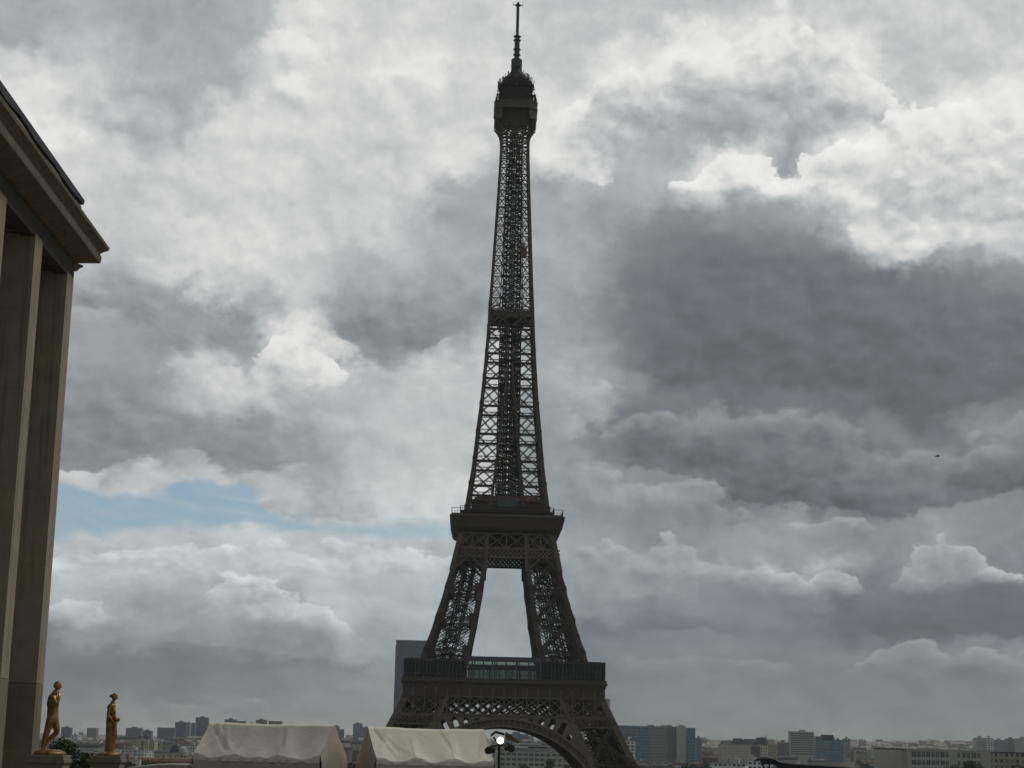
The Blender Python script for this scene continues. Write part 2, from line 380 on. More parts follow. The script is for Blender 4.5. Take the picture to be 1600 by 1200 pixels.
# thin cirrus streaks across the blue
st_p = W.vec("MULTIPLY", W.vec("ADD", PV, warp(0.3, 1.0, 91.0)), (0.12, 1.15, 1.0))
streak = W.noise(W.vec("ADD", st_p, W.vec("MULTIPLY", W.comb(0.0, AZ, 0.0), (0, 0.16, 0))), 1.3, 4.0, 0.6, dim="2D")
# the gap of clear sky low on the left: a long wedge that thins out towards the tower
GAP = [(40, 803, 44), (90, 802, 43), (150, 801, 36), (205, 801, 30), (255, 795, 31), (310, 787, 38), (385, 791, 34), (415, 812, 17), (500, 825, 10), (600, 826, 16), (700, 830, 12), (760, 834, 4), (800, 836, -14), (830, 836, -24)]
ga = [dir_deg(px, py) + (hw / 48.0,) for px, py, hw in GAP]
gA0, gA1 = ga[0][0], ga[-1][0]
pg = W.sep(W.vec("ADD", PV, W.vec("ADD", warp(0.9, 0.9, 37.0, 5.0), warp(3.0, 0.35, 5.0, 4.0))))
gr = W.sep(W.ramp(W.maprange(pg[0], gA0, gA1), [((a_ - gA0) / (gA1 - gA0), (e_ / 25.0, hw + 0.5, 0)) for a_, e_, hw in ga]))
gd = W.math("ABSOLUTE", W.math("SUBTRACT", pg[1], W.math("MULTIPLY", gr[0], 25.0)))
BM = W.maprange(W.math("SUBTRACT", W.math("SUBTRACT", gr[1], 0.5), gd), -0.16, 0.30, 0.0, 1.0, True)
BM = W.math("MULTIPLY", BM, W.math("GREATER_THAN", W.math("SUBTRACT", 60.0, W.math("ABSOLUTE", AZ)), 0.0))
BM = W.math("MULTIPLY", BM, W.maprange(streak, 0.42, 0.74, 1.0, 0.55))
BLUESKY = W.vec("MULTIPLY", nish.outputs[0], (0.80, 0.875, 0.91))
final = W.mix(BM, CLOUD10, BLUESKY)
W.l.new(final, bg.inputs[0])

sun = bpy.data.lights.new("sun", "SUN")
sun.energy = 1.3
sun.angle = R(16)
sun.color = (1.0, 0.96, 0.90)
sun_ob = bpy.data.objects.new("sun", sun)
COL.objects.link(sun_ob)
sd = Vector((math.sin(SUN_AZ) * math.cos(SUN_EL), math.cos(SUN_AZ) * math.cos(SUN_EL), math.sin(SUN_EL)))
sun_ob.rotation_euler = sd.to_track_quat("Z", "Y").to_euler()
sun_ob.location = (0, 0, 500)

scene.view_settings.view_transform = "Standard"
scene.view_settings.look = "None"
scene.view_settings.exposure = 0.0
scene.view_settings.gamma = 1.0
scene.view_settings.use_curve_mapping = False
scene.cycles.max_bounces = 6
scene.cycles.transparent_max_bounces = 24

# ------------------------------------------------------------------ materials
def mat(name, base, rough=0.7, metal=0.0, var=0.0, vscale=1.0, bump=0.0, bscale=8.0, spec=0.3, obj=False):
    """Principled material; var mixes in a slightly darker/lighter noise tone of the same stuff."""
    mt = bpy.data.materials.new(name)
    mt.use_nodes = True
    N = NT(mt.node_tree)
    p = mt.node_tree.nodes["Principled BSDF"]
    p.inputs["Roughness"].default_value = rough
    p.inputs["Metallic"].default_value = metal
    p.inputs["Specular IOR Level"].default_value = spec
    p.inputs["Base Color"].default_value = (*base, 1)
    if var or bump:
        co = N.n.new("ShaderNodeTexCoord").outputs["Object"]
    if var:
        f = N.noise(co, vscale, 5.0, 0.6)
        f = N.maprange(f, 0.3, 0.7)
        N.put(p.inputs["Base Color"], N.mix(f, tuple(c * (1 - var) for c in base), tuple(min(1, c * (1 + var)) for c in base)))
    if bump:
        bn = N.n.new("ShaderNodeBump")
        bn.inputs["Strength"].default_value = bump
        N.put(bn.inputs["Height"], N.noise(co, bscale, 5.0, 0.6))
        N.l.new(bn.outputs[0], p.inputs["Normal"])
    return mt


def glass_mat(name, tint, refl_rough=0.05, see=0.8):
    mt = bpy.data.materials.new(name)
    mt.use_nodes = True
    N = NT(mt.node_tree)
    N.n.clear()
    out = N.n.new("ShaderNodeOutputMaterial")
    tr = N.n.new("ShaderNodeBsdfTransparent"); tr.inputs[0].default_value = (*tint, 1)
    gl = N.n.new("ShaderNodeBsdfGlossy"); gl.inputs["Roughness"].default_value = refl_rough
    gl.inputs[0].default_value = (0.30, 0.33, 0.33, 1)
    fr = N.n.new("ShaderNodeFresnel"); fr.inputs[0].default_value = 1.5
    mx = N.n.new("ShaderNodeMixShader")
    f = N.math("ADD", fr.outputs[0], 1 - see, clamp=True)
    N.l.new(f, mx.inputs[0]); N.l.new(tr.outputs[0], mx.inputs[1]); N.l.new(gl.outputs[0], mx.inputs[2])
    N.l.new(mx.outputs[0], out.inputs[0])
    return mt


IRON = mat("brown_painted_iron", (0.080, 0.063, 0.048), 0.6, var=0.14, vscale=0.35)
IRON_L = mat("lit_brown_iron", (0.130, 0.104, 0.080), 0.6, var=0.14, vscale=0.35)  # light on girders, arches and ribs painted in as a lighter iron copy
IRON_D = mat("shadow_brown_iron", (0.020, 0.016, 0.012), 0.65, var=0.14, vscale=0.5)  # shade of the inner ironwork painted in; also used on dome and cage
IRON_G = mat("grey_green_iron", (0.055, 0.058, 0.047), 0.6, var=0.15, vscale=0.6)
RAILM = mat("rail_metal", (0.10, 0.095, 0.085), 0.5)
GLASS_D = glass_mat("dark_tinted_glass", (0.28, 0.31, 0.30), see=0.97)
GLASS_L = glass_mat("pale_green_glass", (0.56, 0.61, 0.58), see=0.95)
ROOF_B = mat("bluish_metal_roof", (0.11, 0.115, 0.15), 0.45)
RED_D = mat("dark_red_pavilion_paint", (0.085, 0.045, 0.035), 0.6)
BLUE_G = mat("dark_blue_glass", (0.05, 0.07, 0.09), 0.15, spec=0.6)
ORANGE = mat("orange_lift_paint", (0.32, 0.12, 0.03), 0.5)

# ------------------------------------------------------------------ mesh builder
class MB:
    def __init__(s):
        s.v, s.f = [], []

    def add(s, vs, fs):
        o = len(s.v)
        s.v.extend(tuple(v) for v in vs)
        s.f.extend(tuple(i + o for i in f) for f in fs)

    HEX = [(0, 3, 2, 1), (4, 5, 6, 7), (0, 1, 5, 4), (1, 2, 6, 5), (2, 3, 7, 6), (3, 0, 4, 7)]

    def box(s, x0, x1, y0, y1, z0, z1):
        s.add([(x0, y0, z0), (x1, y0, z0), (x1, y1, z0), (x0, y1, z0),
               (x0, y0, z1), (x1, y0, z1), (x1, y1, z1), (x0, y1, z1)], s.HEX)

    def bar(s, p, q, w, h=None, side=None):
        """Square or flat bar from p to q; w across SIDE, h across the other direction."""
        p, q = Vector(p), Vector(q)
        h = w if h is None else h
        d = q - p
        if d.length < 1e-6:
            return
        d.normalize()
        side = Vector(side) if side is not None else (Vector((0, 0, 1)) if abs(d.z) < 0.9 else Vector((0, 1, 0)))
        a = d.cross(side)
        if a.length < 1e-5:
            a = d.cross(Vector((1, 0.3, 0.2)))
        a.normalize()
        b = a.cross(d).normalized()
        a *= w / 2
        b *= h / 2
        s.add([p - a - b, p + a - b, p + a + b, p - a + b, q - a - b, q + a - b, q + a + b, q - a + b], s.HEX)

    def rings(s, rings, cap=True, closed=True):
        """Skin a list of vertex rings (same count each)."""
        n = len(rings[0])
        o = len(s.v)
        for r_ in rings:
            s.v.extend(tuple(v) for v in r_)
        for i in range(len(rings) - 1):
            for j in range(n if closed else n - 1):
                k = (j + 1) % n
                s.f.append((o + i * n + j, o + i * n + k, o + (i + 1) * n + k, o + (i + 1) * n + j))
        if cap:
            s.f.append(tuple(o + j for j in range(n - 1, -1, -1)))
            t = o + (len(rings) - 1) * n
            s.f.append(tuple(t + j for j in range(n)))

    def tube(s, pts, rad, n=8):
        pts = [Vector(p) for p in pts]
        rs = rad if isinstance(rad, (list, tuple)) else [rad] * len(pts)
        rings = []
        for i, p in enumerate(pts):
            d = (pts[min(i + 1, len(pts) - 1)] - pts[max(i - 1, 0)]).normalized()
            sd = Vector((0, 0, 1)) if abs(d.z) < 0.9 else Vector((1, 0, 0))
            a = d.cross(sd).normalized()
            b = a.cross(d)
            rings.append([p + (a * math.cos(t) + b * math.sin(t)) * rs[i] for t in (2 * math.pi * k / n for k in range(n))])
        s.rings(rings)

    def lathe(s, prof, n=24, c=(0, 0, 0), cap=True, phase=0.0):
        s.rings([[(c[0] + r_ * math.cos(2 * math.pi * k / n + phase), c[1] + r_ * math.sin(2 * math.pi * k / n + phase), c[2] + z) for k in range(n)] for r_, z in prof], cap)

    def mb(s, other, M=None):
        s.add([(M @ Vector(v)) if M else v for v in other.v], other.f)

    def sq(s, levels, cap=True):
        """Square-plan solid of revolution: list of (half width, z)."""
        s.rings([[(-w, -w, z), (w, -w, z), (w, w, z), (-w, w, z)] for w, z in levels], cap)

    def build(s, name, material, parent=None, smooth=False):
        me = bpy.data.meshes.new(name)
        me.from_pydata(s.v, [], s.f)
        me.update()
        if smooth:
            me.polygons.foreach_set("use_smooth", [True] * len(me.polygons))
        o = bpy.data.objects.new(name, me)
        COL.objects.link(o)
        if material:
            for x in (material if isinstance(material, (list, tuple)) else [material]):
                me.materials.append(x)
        if parent is not None:
            o.parent = parent
        return o


def plate(name, outer, holes, thick, material, parent=None, M=None):
    """Flat plate with holes cut in it (outline in 2-D), given THICK and placed with matrix M."""
    cu = bpy.data.curves.new(name, "CURVE")
    cu.dimensions = "2D"
    cu.fill_mode = "BOTH"
    cu.extrude = thick / 2
    for poly in [outer] + holes:
        sp = cu.splines.new("POLY")
        sp.points.add(len(poly) - 1)
        for p_, (x, y) in zip(sp.points, poly):
            p_.co = (x, y, 0, 1)
        sp.use_cyclic_u = True
    tmp = bpy.data.objects.new("tmp", cu)
    me = bpy.data.meshes.new_from_object(tmp)
    me.name = name
    bpy.data.objects.remove(tmp)
    bpy.data.curves.remove(cu)
    if M is not None:
        me.transform(M)
    me.materials.clear()
    me.materials.append(material)
    return me


def thing(name, label, cat, loc=(0, 0, 0), rz=0.0, group=None):
    o = bpy.data.objects.new(name, None)
    o.empty_display_size = 0.5
    COL.objects.link(o)
    o.location = loc
    o.rotation_euler = (0, 0, rz)
    return tag(o, label, cat, group)


def tag(o, label=None, cat=None, group=None, kind=None):
    if label: o["label"] = label
    if cat: o["category"] = cat
    if group: o["group"] = group
    if kind: o["kind"] = kind
    return o


def lerp_tab(tab, z):
    for (z0, a), (z1, b) in zip(tab, tab[1:]):
        if z <= z1:
            return a + (b - a) * (z - z0) / (z1 - z0)
    return tab[-1][1]


# ------------------------------------------------------------------ the iron tower
BASE_Z = -32.0
TX, TD = 12.7, 651.0
tower = thing("lattice_tower", "tall dark brown iron lattice tower on four splayed legs", "tower", (TX, TD, BASE_Z))

WO = [(-2, 61.5), (0, 60.3), (14, 52.9), (30, 44.5), (39.4, 39.95), (44.5, 37.5), (51, 34.6), (57, 32.0), (64.2, 29.1), (76, 25.3), (88, 21.9), (100.9, 18.8), (110, 17.0),
      (120.9, 15.24), (134.8, 13.29), (148.5, 12.05), (161, 10.76), (175, 9.72), (185.6, 9.09), (196.2, 8.55), (210, 7.8), (224.1, 7.15), (243.8, 6.22), (257.9, 5.65), (264, 5.6), (280, 5.6)]
WI = [(-2, 37.9), (0, 37.2), (14, 34.6), (30, 28.6), (44.5, 21.9), (51.5, 19.07), (57, 15.6), (64.6, 12.3), (80, 9.6), (96.6, 7.1), (116, 5.9), (129, 4.6), (150, 2.6), (168, 0.8), (176, 0.35), (400, 0.35)]
wo = lambda z: lerp_tab(WO, z)
wi = lambda z: lerp_tab(WI, z)
SGN = ((-1, -1), (1, -1), (1, 1), (-1, 1))


def square_col(mb, path, hx, hy=None):
    """Square column through PATH [(x, y, z)], sections level in z. hx may be a list."""
    hs = hx if isinstance(hx, list) else [hx] * len(path)
    mb.rings([[(x - h, y - h, z), (x + h, y - h, z), (x + h, y + h, z), (x - h, y + h, z)] for (x, y, z), h in zip(path, hs)])


def xbrace(mb, a0, a1, b0, b1, w, nrm, lat=False):
    """X between edge a (a0 bottom, a1 top) and edge b. lat: each arm a laced pair of flats."""
    for p, q in ((a0, b1), (b0, a1)):
        p, q = Vector(p), Vector(q)
        if not lat:
            mb.bar(p, q, w, w * 0.5, nrm)
        else:
            d = (q - p).normalized()
            s_ = d.cross(Vector(nrm)).normalized() * (lat / 2)
            mb.bar(p - s_, q - s_, w, w * 1.2, nrm)
            mb.bar(p + s_, q + s_, w, w * 1.2, nrm)
            L = (q - p).length
            n = max(3, int(L / (lat * 1.15)))
            for i in range(n):
                u, v = p + (q - p) * (i / n), p + (q - p) * ((i + 1) / n)
                mb.bar(u - s_, v + s_, w * 0.55, w * 0.5, nrm)
                mb.bar(u + s_, v - s_, w * 0.55, w * 0.5, nrm)


def laced(mb, p, q, deep, w, nrm, updir=(0, 0, 1)):
    """Horizontal lattice girder: two chords DEEP apart with X lacing."""
    p, q, u = Vector(p), Vector(q), Vector(updir) * deep
    mb.bar(p, q, w * 1.3, w, nrm)
    mb.bar(p + u, q + u, w * 1.3, w, nrm)
    n = max(2, int((q - p).length / (deep * 1.0)))
    for i in range(n):
        a, b = p + (q - p) * (i / n), p + (q - p) * ((i + 1) / n)
        mb.bar(a, b + u, w * 0.7, w * 0.6, nrm)
        mb.bar(b, a + u, w * 0.7, w * 0.6, nrm)


# --- legs, ground to second platform: four box columns each, latticed on all sides
def make_leg(sx, sy, levels, colw, lat, name, mat_, stairs=True):
    mb = MB()
    corners = lambda z: {"oo": Vector((sx * wo(z), sy * wo(z), z)), "oi": Vector((sx * wo(z), sy * wi(z), z)),
                         "io": Vector((sx * wi(z), sy * wo(z), z)), "ii": Vector((sx * wi(z), sy * wi(z), z))}
    zs = [levels[0] + (levels[-1] - levels[0]) * i / 10 for i in range(11)]
    for key in ("oo", "oi", "io", "ii"):
        path = []
        for z in zs:
            c = corners(z)[key]
            mid = (wo(z) + wi(z)) / 2
            path.append((c.x + math.copysign(colw, sx * mid - c.x), c.y + math.copysign(colw, sy * mid - c.y), z))
        square_col(mb, path, colw)
    for z0, z1 in zip(levels, levels[1:]):
        c0, c1 = corners(z0), corners(z1)
        for a, b, n in (("oo", "io", (0, sy, 0)), ("oi", "ii", (0, sy, 0)), ("oo", "oi", (sx, 0, 0)), ("io", "ii", (sx, 0, 0))):
            xbrace(mb, c0[a], c1[a], c0[b], c1[b], 0.22, n, lat)
            cl = corners(z1 - 1.5); laced(mb, cl[a] * 0.97 + cl[b] * 0.03, cl[b] * 0.97 + cl[a] * 0.03, 1.4, 0.2, n)
            # gusset plates where the braces meet the columns
            for c in (c0[a], c0[b]):
                mid = (c0[a] + c0[b]) / 2
                e = c + (mid - c).normalized() * (colw * 2 + 0.5)
                mb.bar(e - Vector((0, 0, 1.3)), e + Vector((0, 0, 1.3)), 1.6, 0.12, n)
            # light secondary bracing
            m0, m1 = (c0[a] + c0[b]) / 2, (c1[a] + c1[b]) / 2
            mb.bar((c0[a] + c1[a]) / 2, m1, 0.16, 0.14, n); mb.bar((c0[b] + c1[b]) / 2, m1, 0.16, 0.14, n)
            mb.bar((c0[a] + c1[a]) / 2, m0, 0.16, 0.14, n); mb.bar((c0[b] + c1[b]) / 2, m0, 0.16, 0.14, n)
        # cross frame inside
        mb.bar(c1["oo"], c1["ii"], 0.3); mb.bar(c1["oi"], c1["io"], 0.3)
    return mb


def leg_inside(sx, sy, z0, z1, rnd):
    """Lift track, stair flights and pipes that climb inside a leg."""
    mb = MB()
    cen = lambda z, u=0.0, v=0.0: Vector((sx * ((wo(z) + wi(z)) / 2 + u), sy * ((wo(z) + wi(z)) / 2 + v), z))
    n = int((z1 - z0) / 2.2)
    for i in range(n):
        a, b = z0 + (z1 - z0) * i / n, z0 + (z1 - z0) * (i + 1) / n
        for u in (-2.0, -1.2, 1.2, 2.0):
            mb.bar(cen(a, u * sx * -1, -1.6), cen(b, u * sx * -1, -1.6), 0.42, 0.5)
        mb.bar(cen(a, -2.0, -1.6), cen(a, 2.0, -1.6), 0.45, 0.4)
        mb.bar(cen(a, -2.0, -1.6), cen(b, 2.0, -1.6), 0.2)
        # stair flights on the outer half
        u0_, u1_ = (1.0, 4.2) if i % 2 == 0 else (4.2, 1.0)
        wid = (wo(a) - wi(a)) / 2 - 1.5
        u0_, u1_ = min(u0_, wid), min(u1_, wid)
        mb.bar(cen(a, u0_, 2.0), cen(b, u1_, 2.0), 0.9, 0.22, (0, 0, 1))
        mb.bar(cen(a, u0_, 2.5) + Vector((0, 0, 1.0)), cen(b, u1_, 2.5) + Vector((0, 0, 1.0)), 0.12)
        mb.bar(cen(a, u0_, 1.5) + Vector((0, 0, 1.0)), cen(b, u1_, 1.5) + Vector((0, 0, 1.0)), 0.12)
        for k in range(3):
            t = rnd.uniform(-0.8, 0.8) * wid
            t2 = rnd.uniform(-0.8, 0.8) * wid
            mb.bar(cen(a, t, rnd.uniform(-3, 3)), cen(b, t2, rnd.uniform(-3, 3)), 0.16)
    return mb


rnd = random.Random(3)
for sx, sy in SGN:
    low = make_leg(sx, sy, [0, 15, 29, 43, 51], 0.95, 1.1, "leg", IRON).build("leg", IRON, tower)
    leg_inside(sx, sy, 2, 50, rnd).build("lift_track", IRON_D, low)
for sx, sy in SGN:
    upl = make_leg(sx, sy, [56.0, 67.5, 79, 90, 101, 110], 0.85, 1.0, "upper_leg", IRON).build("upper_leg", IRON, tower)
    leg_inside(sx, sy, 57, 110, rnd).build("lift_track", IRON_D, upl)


def rot_k(k):
    return Matrix.Rotation(k * math.pi / 2, 4, "Z")


def sloped(x, z, dy=0.0):
    """Point on the sloping front face (towards the viewer) of the tower."""
    return Vector((x, -wo(z) - dy, z))


# --- four great arches with their spandrels
AC, AR = -2.0, 0.0
# circle through springing and crown, fitted in the face: crown z 41, passes (27.0, 29.0)
def circ(top, xs, zs):
    # centre (0, c), radius r with c + r = top and xs^2 + (zs - c)^2 = r^2
    c = (top * top - xs * xs - zs * zs) / (2 * (top - zs))
    return c, top - c
C_IN, R_IN = circ(41.1, 26.6, 29.4)
C_EX, R_EX = circ(43.7, 28.9, 30.2)
RISE = math.atan2(1, 0)


def arch_mesh():
    mb = MB()
    a_end = math.radians(66)
    n = 44
    def P(c, r_, t, dy):
        z = c + r_ * math.cos(t)
        return Vector((r_ * math.sin(t), -wo(max(z, 0)) + dy, z))
    ts = [-a_end + 2 * a_end * i / n for i in range(n + 1)]
    # rims of the ring: front face rails and a deep soffit below
    for c, r_, wdt, dp in ((C_IN, R_IN, 0.55, 0.5), (C_EX, R_EX, 0.55, 0.5)):
        for t0, t1 in zip(ts, ts[1:]):
            mb.rings([[P(c, r_ - wdt / 2, t, -0.25), P(c, r_ + wdt / 2, t, -0.25), P(c, r_ + wdt / 2, t, dp), P(c, r_ - wdt / 2, t, dp)] for t in (t0, t1)])
    # soffit plate, 7 m deep, made of laced strips
    for t0, t1 in zip(ts, ts[1:]):
        mb.rings([[P(C_IN, R_IN - 0.28, t, 0.2), P(C_IN, R_IN, t, 0.2), P(C_IN, R_IN, t, 6.6), P(C_IN, R_IN - 0.28, t, 6.6)] for t in (t0, t1)])
    for t0, t1 in zip(ts, ts[1:]):
        mb.rings([[P(C_IN, R_IN, t, 0.9), P(C_EX, R_EX, t, 0.9), P(C_EX, R_EX, t, 1.0), P(C_IN, R_IN, t, 1.0)] for t in (t0, t1)])
    # posts and ornament in the ring
    m = 44
    for i in range(m + 1):
        t = -a_end + 2 * a_end * i / m
        a, b = P(C_IN, R_IN, t, 0.05), P(C_EX, R_EX, t, 0.05)
        mb.bar(a, b, 0.34, 0.4, (0, 1, 0))
        if i < m:
            t2 = -a_end + 2 * a_end * (i + 1) / m
            a2, b2 = P(C_IN, R_IN, t2, 0.15), P(C_EX, R_EX, t2, 0.15)
            q = lambda u, v: (a * (1 - u) + a2 * u) * (1 - v) + (b * (1 - u) + b2 * u) * v
            # a scroll in each panel: small ring of bars
            pr = [q(0.5 + 0.34 * math.cos(g), 0.5 + 0.30 * math.sin(g)) + Vector((0, 0.15, 0)) for g in (2 * math.pi * k / 8 for k in range(8))]
            for k in range(8):
                mb.bar(pr[k], pr[(k + 1) % 8], 0.17, 0.16, (0, 1, 0))
            mb.bar(q(0.0, 0.95), q(1.0, 0.95), 0.5, 0.3, (0, 1, 0))
            mb.bar(q(0.05, 0.1), q(0.4, 0.45), 0.15, 0.12, (0, 1, 0))
            mb.bar(q(0.95, 0.1), q(0.6, 0.45), 0.15, 0.12, (0, 1, 0))
    return mb


def spandrel_mesh():
    """Plate between arch ring and girder, pierced by round-headed openings set radially."""
    ex = lambda t, dr=0.0: ((R_EX + dr) * math.sin(t), C_EX + (R_EX + dr) * math.cos(t))
    top = 44.7
    outer = []
    te = math.asin(min(1, 28.2 / R_EX))
    n = 40
    for i in range(n + 1):
        outer.append(ex(-te + 2 * te * i / n, 0.1))
    x_top = 21.6
    outer += [(x_top + 0.3, top), (-x_top - 0.3, top)]
    holes = []
    for sgn in (-1, 1):
        for t_deg in (14.0, 19.3, 24.6, 29.9, 35.2, 40.4, 45.2, 49.6):
            t = math.radians(t_deg)
            # head limit: keep under the chord and inside the leg edge
            def lim():
                k = 0.0
                while k < 9:
                    x, z = ex(t, k + 0.9)
                    if z > top - 0.55 or x > wi(z) - 1.25:
                        return k
                    k += 0.05
                return k
            L = lim()
            if L < 0.75:
                continue
            hw = 0.92 if L > 1.6 else 0.75
            cx, cz = ex(t, 0.0)
            ur = Vector((math.sin(t), math.cos(t)))
            ut = Vector((math.cos(t), -math.sin(t)))
            pts = []
            base = 0.45
            for (u_, r_) in [(-hw, base), (hw, base), (hw, L - hw * 0.4)] + [(hw * math.cos(g), L - hw * 0.4 + hw * math.sin(g)) for g in (math.pi * k / 8 for k in range(1, 8))] + [(-hw, L - hw * 0.4)]:
                v = Vector((cx, cz)) + ur * r_ + ut * u_
                pts.append((v.x * sgn, v.y))
            holes.append(pts)
    me = plate("spandrel", outer, holes, 0.5, IRON_L)
    # lay it on the sloping face
    for v in me.vertices:
        x, z, th = v.co.x, v.co.y, v.co.z
        v.co = (x, -wo(z) + 0.3 + th, z)
    return me


def spandrel_back():
    """Deep web behind the opening rims so that the openings read as short tunnels."""
    out = []
    for sgn in (-1, 1):
        for t_deg in (11.4, 16.7, 22.0, 27.2, 32.5, 37.8, 42.8, 47.4):
            t = math.radians(t_deg)
            p = Vector(((R_EX + 0.2) * math.sin(t) * sgn, 0, C_EX + (R_EX + 0.2) * math.cos(t)))
            zt = 44.4
            L = max(0.2, (zt - p.z) / max(math.cos(t), 0.2))
            L = min(L, 5.2)
            q = p + Vector((math.sin(t) * sgn, 0, math.cos(t))) * L
            if abs(q.x) > wi(q.z) - 0.6:
                q = p + (q - p) * 0.7
            for d0, d1 in ((0.6, 3.2),):
                mb = MB(); out.append(mb)
                mb.rings([[Vector((v.x - 0.08, -wo(v.z) + d0, v.z)), Vector((v.x + 0.08, -wo(v.z) + d0, v.z)), Vector((v.x + 0.08, -wo(v.z) + d1, v.z)), Vector((v.x - 0.08, -wo(v.z) + d1, v.z))] for v in (p, q)])
    return out


arch_b, sp_me, spb = arch_mesh(), spandrel_mesh(), spandrel_back()
for k in range(4):
    g = MB(); g.mb(arch_b, rot_k(k))
    ao = g.build("arch", IRON_L, tower)
    so = bpy.data.objects.new("spandrel", sp_me if k == 0 else sp_me.copy())
    COL.objects.link(so); so.parent = ao
    if k:
        so.data.transform(rot_k(k))
    for w_ in spb:
        h = MB(); h.mb(w_, rot_k(k)); h.build("web", IRON_D, ao)


# --- first platform: lattice girder, frieze, ledge, glazed gallery
def girder1():
    mb = MB()
    n = (0, -1, 0.45)
    zb, zt = 44.7, 50.9
    xb, xt = wo(zb), wo(zt)
    P = lambda x, z, dy=0.0: Vector((max(-wo(z), min(wo(z), x)), -wo(z) - dy, z))
    mb.bar(P(-99, zb), P(99, zb), 0.75, 0.7, (0, 1, 0))
    mb.bar(P(-99, zt), P(99, zt), 0.6, 0.7, (0, 1, 0))
    step = 3.92
    N_ = 9
    xs = [step * i for i in range(-N_ - 1, N_ + 2)]
    for i, x in enumerate(xs):
        if abs(x) < xb:
            zt_ = zt
            mb.bar(P(x, zb), P(x, zt_), 0.34, 0.35, (0, 1, 0))
        if i + 1 < len(xs):
            x2 = xs[i + 1]
            zm = (zb + zt) / 2
            for za, zc in ((zb, zm), (zm, zt)):
                for (xa, xc) in ((x, x2), (x2, x)):
                    # clip at the sloping outer edge
                    a, b = Vector((xa, 0, za)), Vector((xc, 0, zc))
                    if abs(a.x) > wo(za) and abs(b.x) > wo(zc):
                        continue
                    for _ in range(12):
                        if abs(a.x) > wo(a.z): a += (b - a) * 0.12
                        if abs(b.x) > wo(b.z): b += (a - b) * 0.12
                    mb.bar(P(a.x, a.z), P(b.x, b.z), 0.33, 0.3, (0, 1, 0))
    # broad inner edges of the legs crossing the girder
    for s in (-1, 1):
        mb.bar(Vector((s * (wi(43.5) + 0.2), -wo(43.5) - 0.22, 43.5)), Vector((s * (wi(50.9) + 0.2), -wo(50.9) - 0.22, 50.9)), 1.35, 0.3, (0, 1, 0))
        mb.bar(Vector((s * (wo(30) - 0.9), -wo(30) - 0.1, 30)), Vector((s * (wo(50.9) - 0.9), -wo(50.9) - 0.1, 50.9)), 1.7, 0.3, (0, 1, 0))
        mb.bar(Vector((s * (wi(27) + 1.0), -wo(27) - 0.18, 27)), Vector((s * (wi(44) + 1.0), -wo(44) - 0.18, 44)), 2.0, 0.3, (0, 1, 0))
        # small diamond band on the legs
        zb2, zt2 = 41.3, 44.2
        xa, xc = wi(42.5) + 1.6, wo(42.5) - 1.2
        mb.bar(P(s * (wi(zb2) + 0.5), zb2), P(s * (wo(zb2) - 0.3), zb2), 0.5, 0.5, (0, 1, 0))
        m = 9
        st = (xc - xa) / m
        zmid = (zb2 + zt2) / 2
        for i in range(m):
            for z0, z1 in ((zb2, zmid), (zmid, zt2)):
                a, b = xa + st * i, xa + st * (i + 1)
                mb.bar(P(s * a, z0), P(s * b, z1), 0.27, 0.3, (0, 1, 0))
                mb.bar(P(s * b, z0), P(s * a, z1), 0.27, 0.3, (0, 1, 0))
        mb.bar(P(s * (wi(zt2) + 0.5), zt2), P(s * wo(zt2), zt2), 0.4, 0.5, (0, 1, 0))
    return mb


def frieze1():
    mb = MB()
    w = 34.75
    # plain curved frieze as one skin: swells out under the ledge
    prof = [(w, 50.7), (w + 0.02, 52.0), (w + 0.04, 53.6), (w + 0.18, 54.8), (w + 0.45, 55.6)]
    mb.rings([[(-a, -a, z) for a, z in prof] + [(-b + 0.6, -b + 0.6, z) for b, z in reversed(prof)],
              [(a, -a, z) for a, z in prof] + [(b - 0.6, -b + 0.6, z) for b, z in reversed(prof)]])
    step = 3.92
    for i in range(-8, 9):
        x = i * step
        # console under the ledge
        mb.rings([[(x - 0.26, -w + 0.1, 54.0), (x - 0.26, -w - 0.30, 54.2), (x - 0.26, -w - 0.85, 55.6), (x - 0.26, -w + 0.1, 55.6)],
                  [(x + 0.26, -w + 0.1, 54.0), (x + 0.26, -w - 0.30, 54.2), (x + 0.26, -w - 0.85, 55.6), (x + 0.26, -w + 0.1, 55.6)]])
    mb.box(-w - 0.1, w + 0.1, -w - 0.12, -w + 0.3, 50.6, 51.0)
    return mb


plat1 = MB()
# ring floor with beams beneath, ledge and parapet
for k in range(4):
    r_ = MB()
    r_.box(-35.0, 35.0 - 14.0, -35.0, -21.0, 56.1, 56.8)
    plat1.mb(r_, rot_k(k))
plat1.sq([(35.5, 55.6), (35.75, 55.75), (35.75, 56.25), (35.5, 56.35)])
p1 = plat1
for k in range(4):
    b = MB()
    for i in range(-8, 9):
        b.bar((i * 3.92, -34.5, 54.2), (i * 3.92, -14.5, 54.2), 0.3, 2.6, (0, 0, 1))
    b.bar((-34, -14.5, 53.9), (34, -14.5, 53.9), 0.4, 3.2, (0, 0, 1))
    p1.mb(b, rot_k(k))
platform1 = MB()
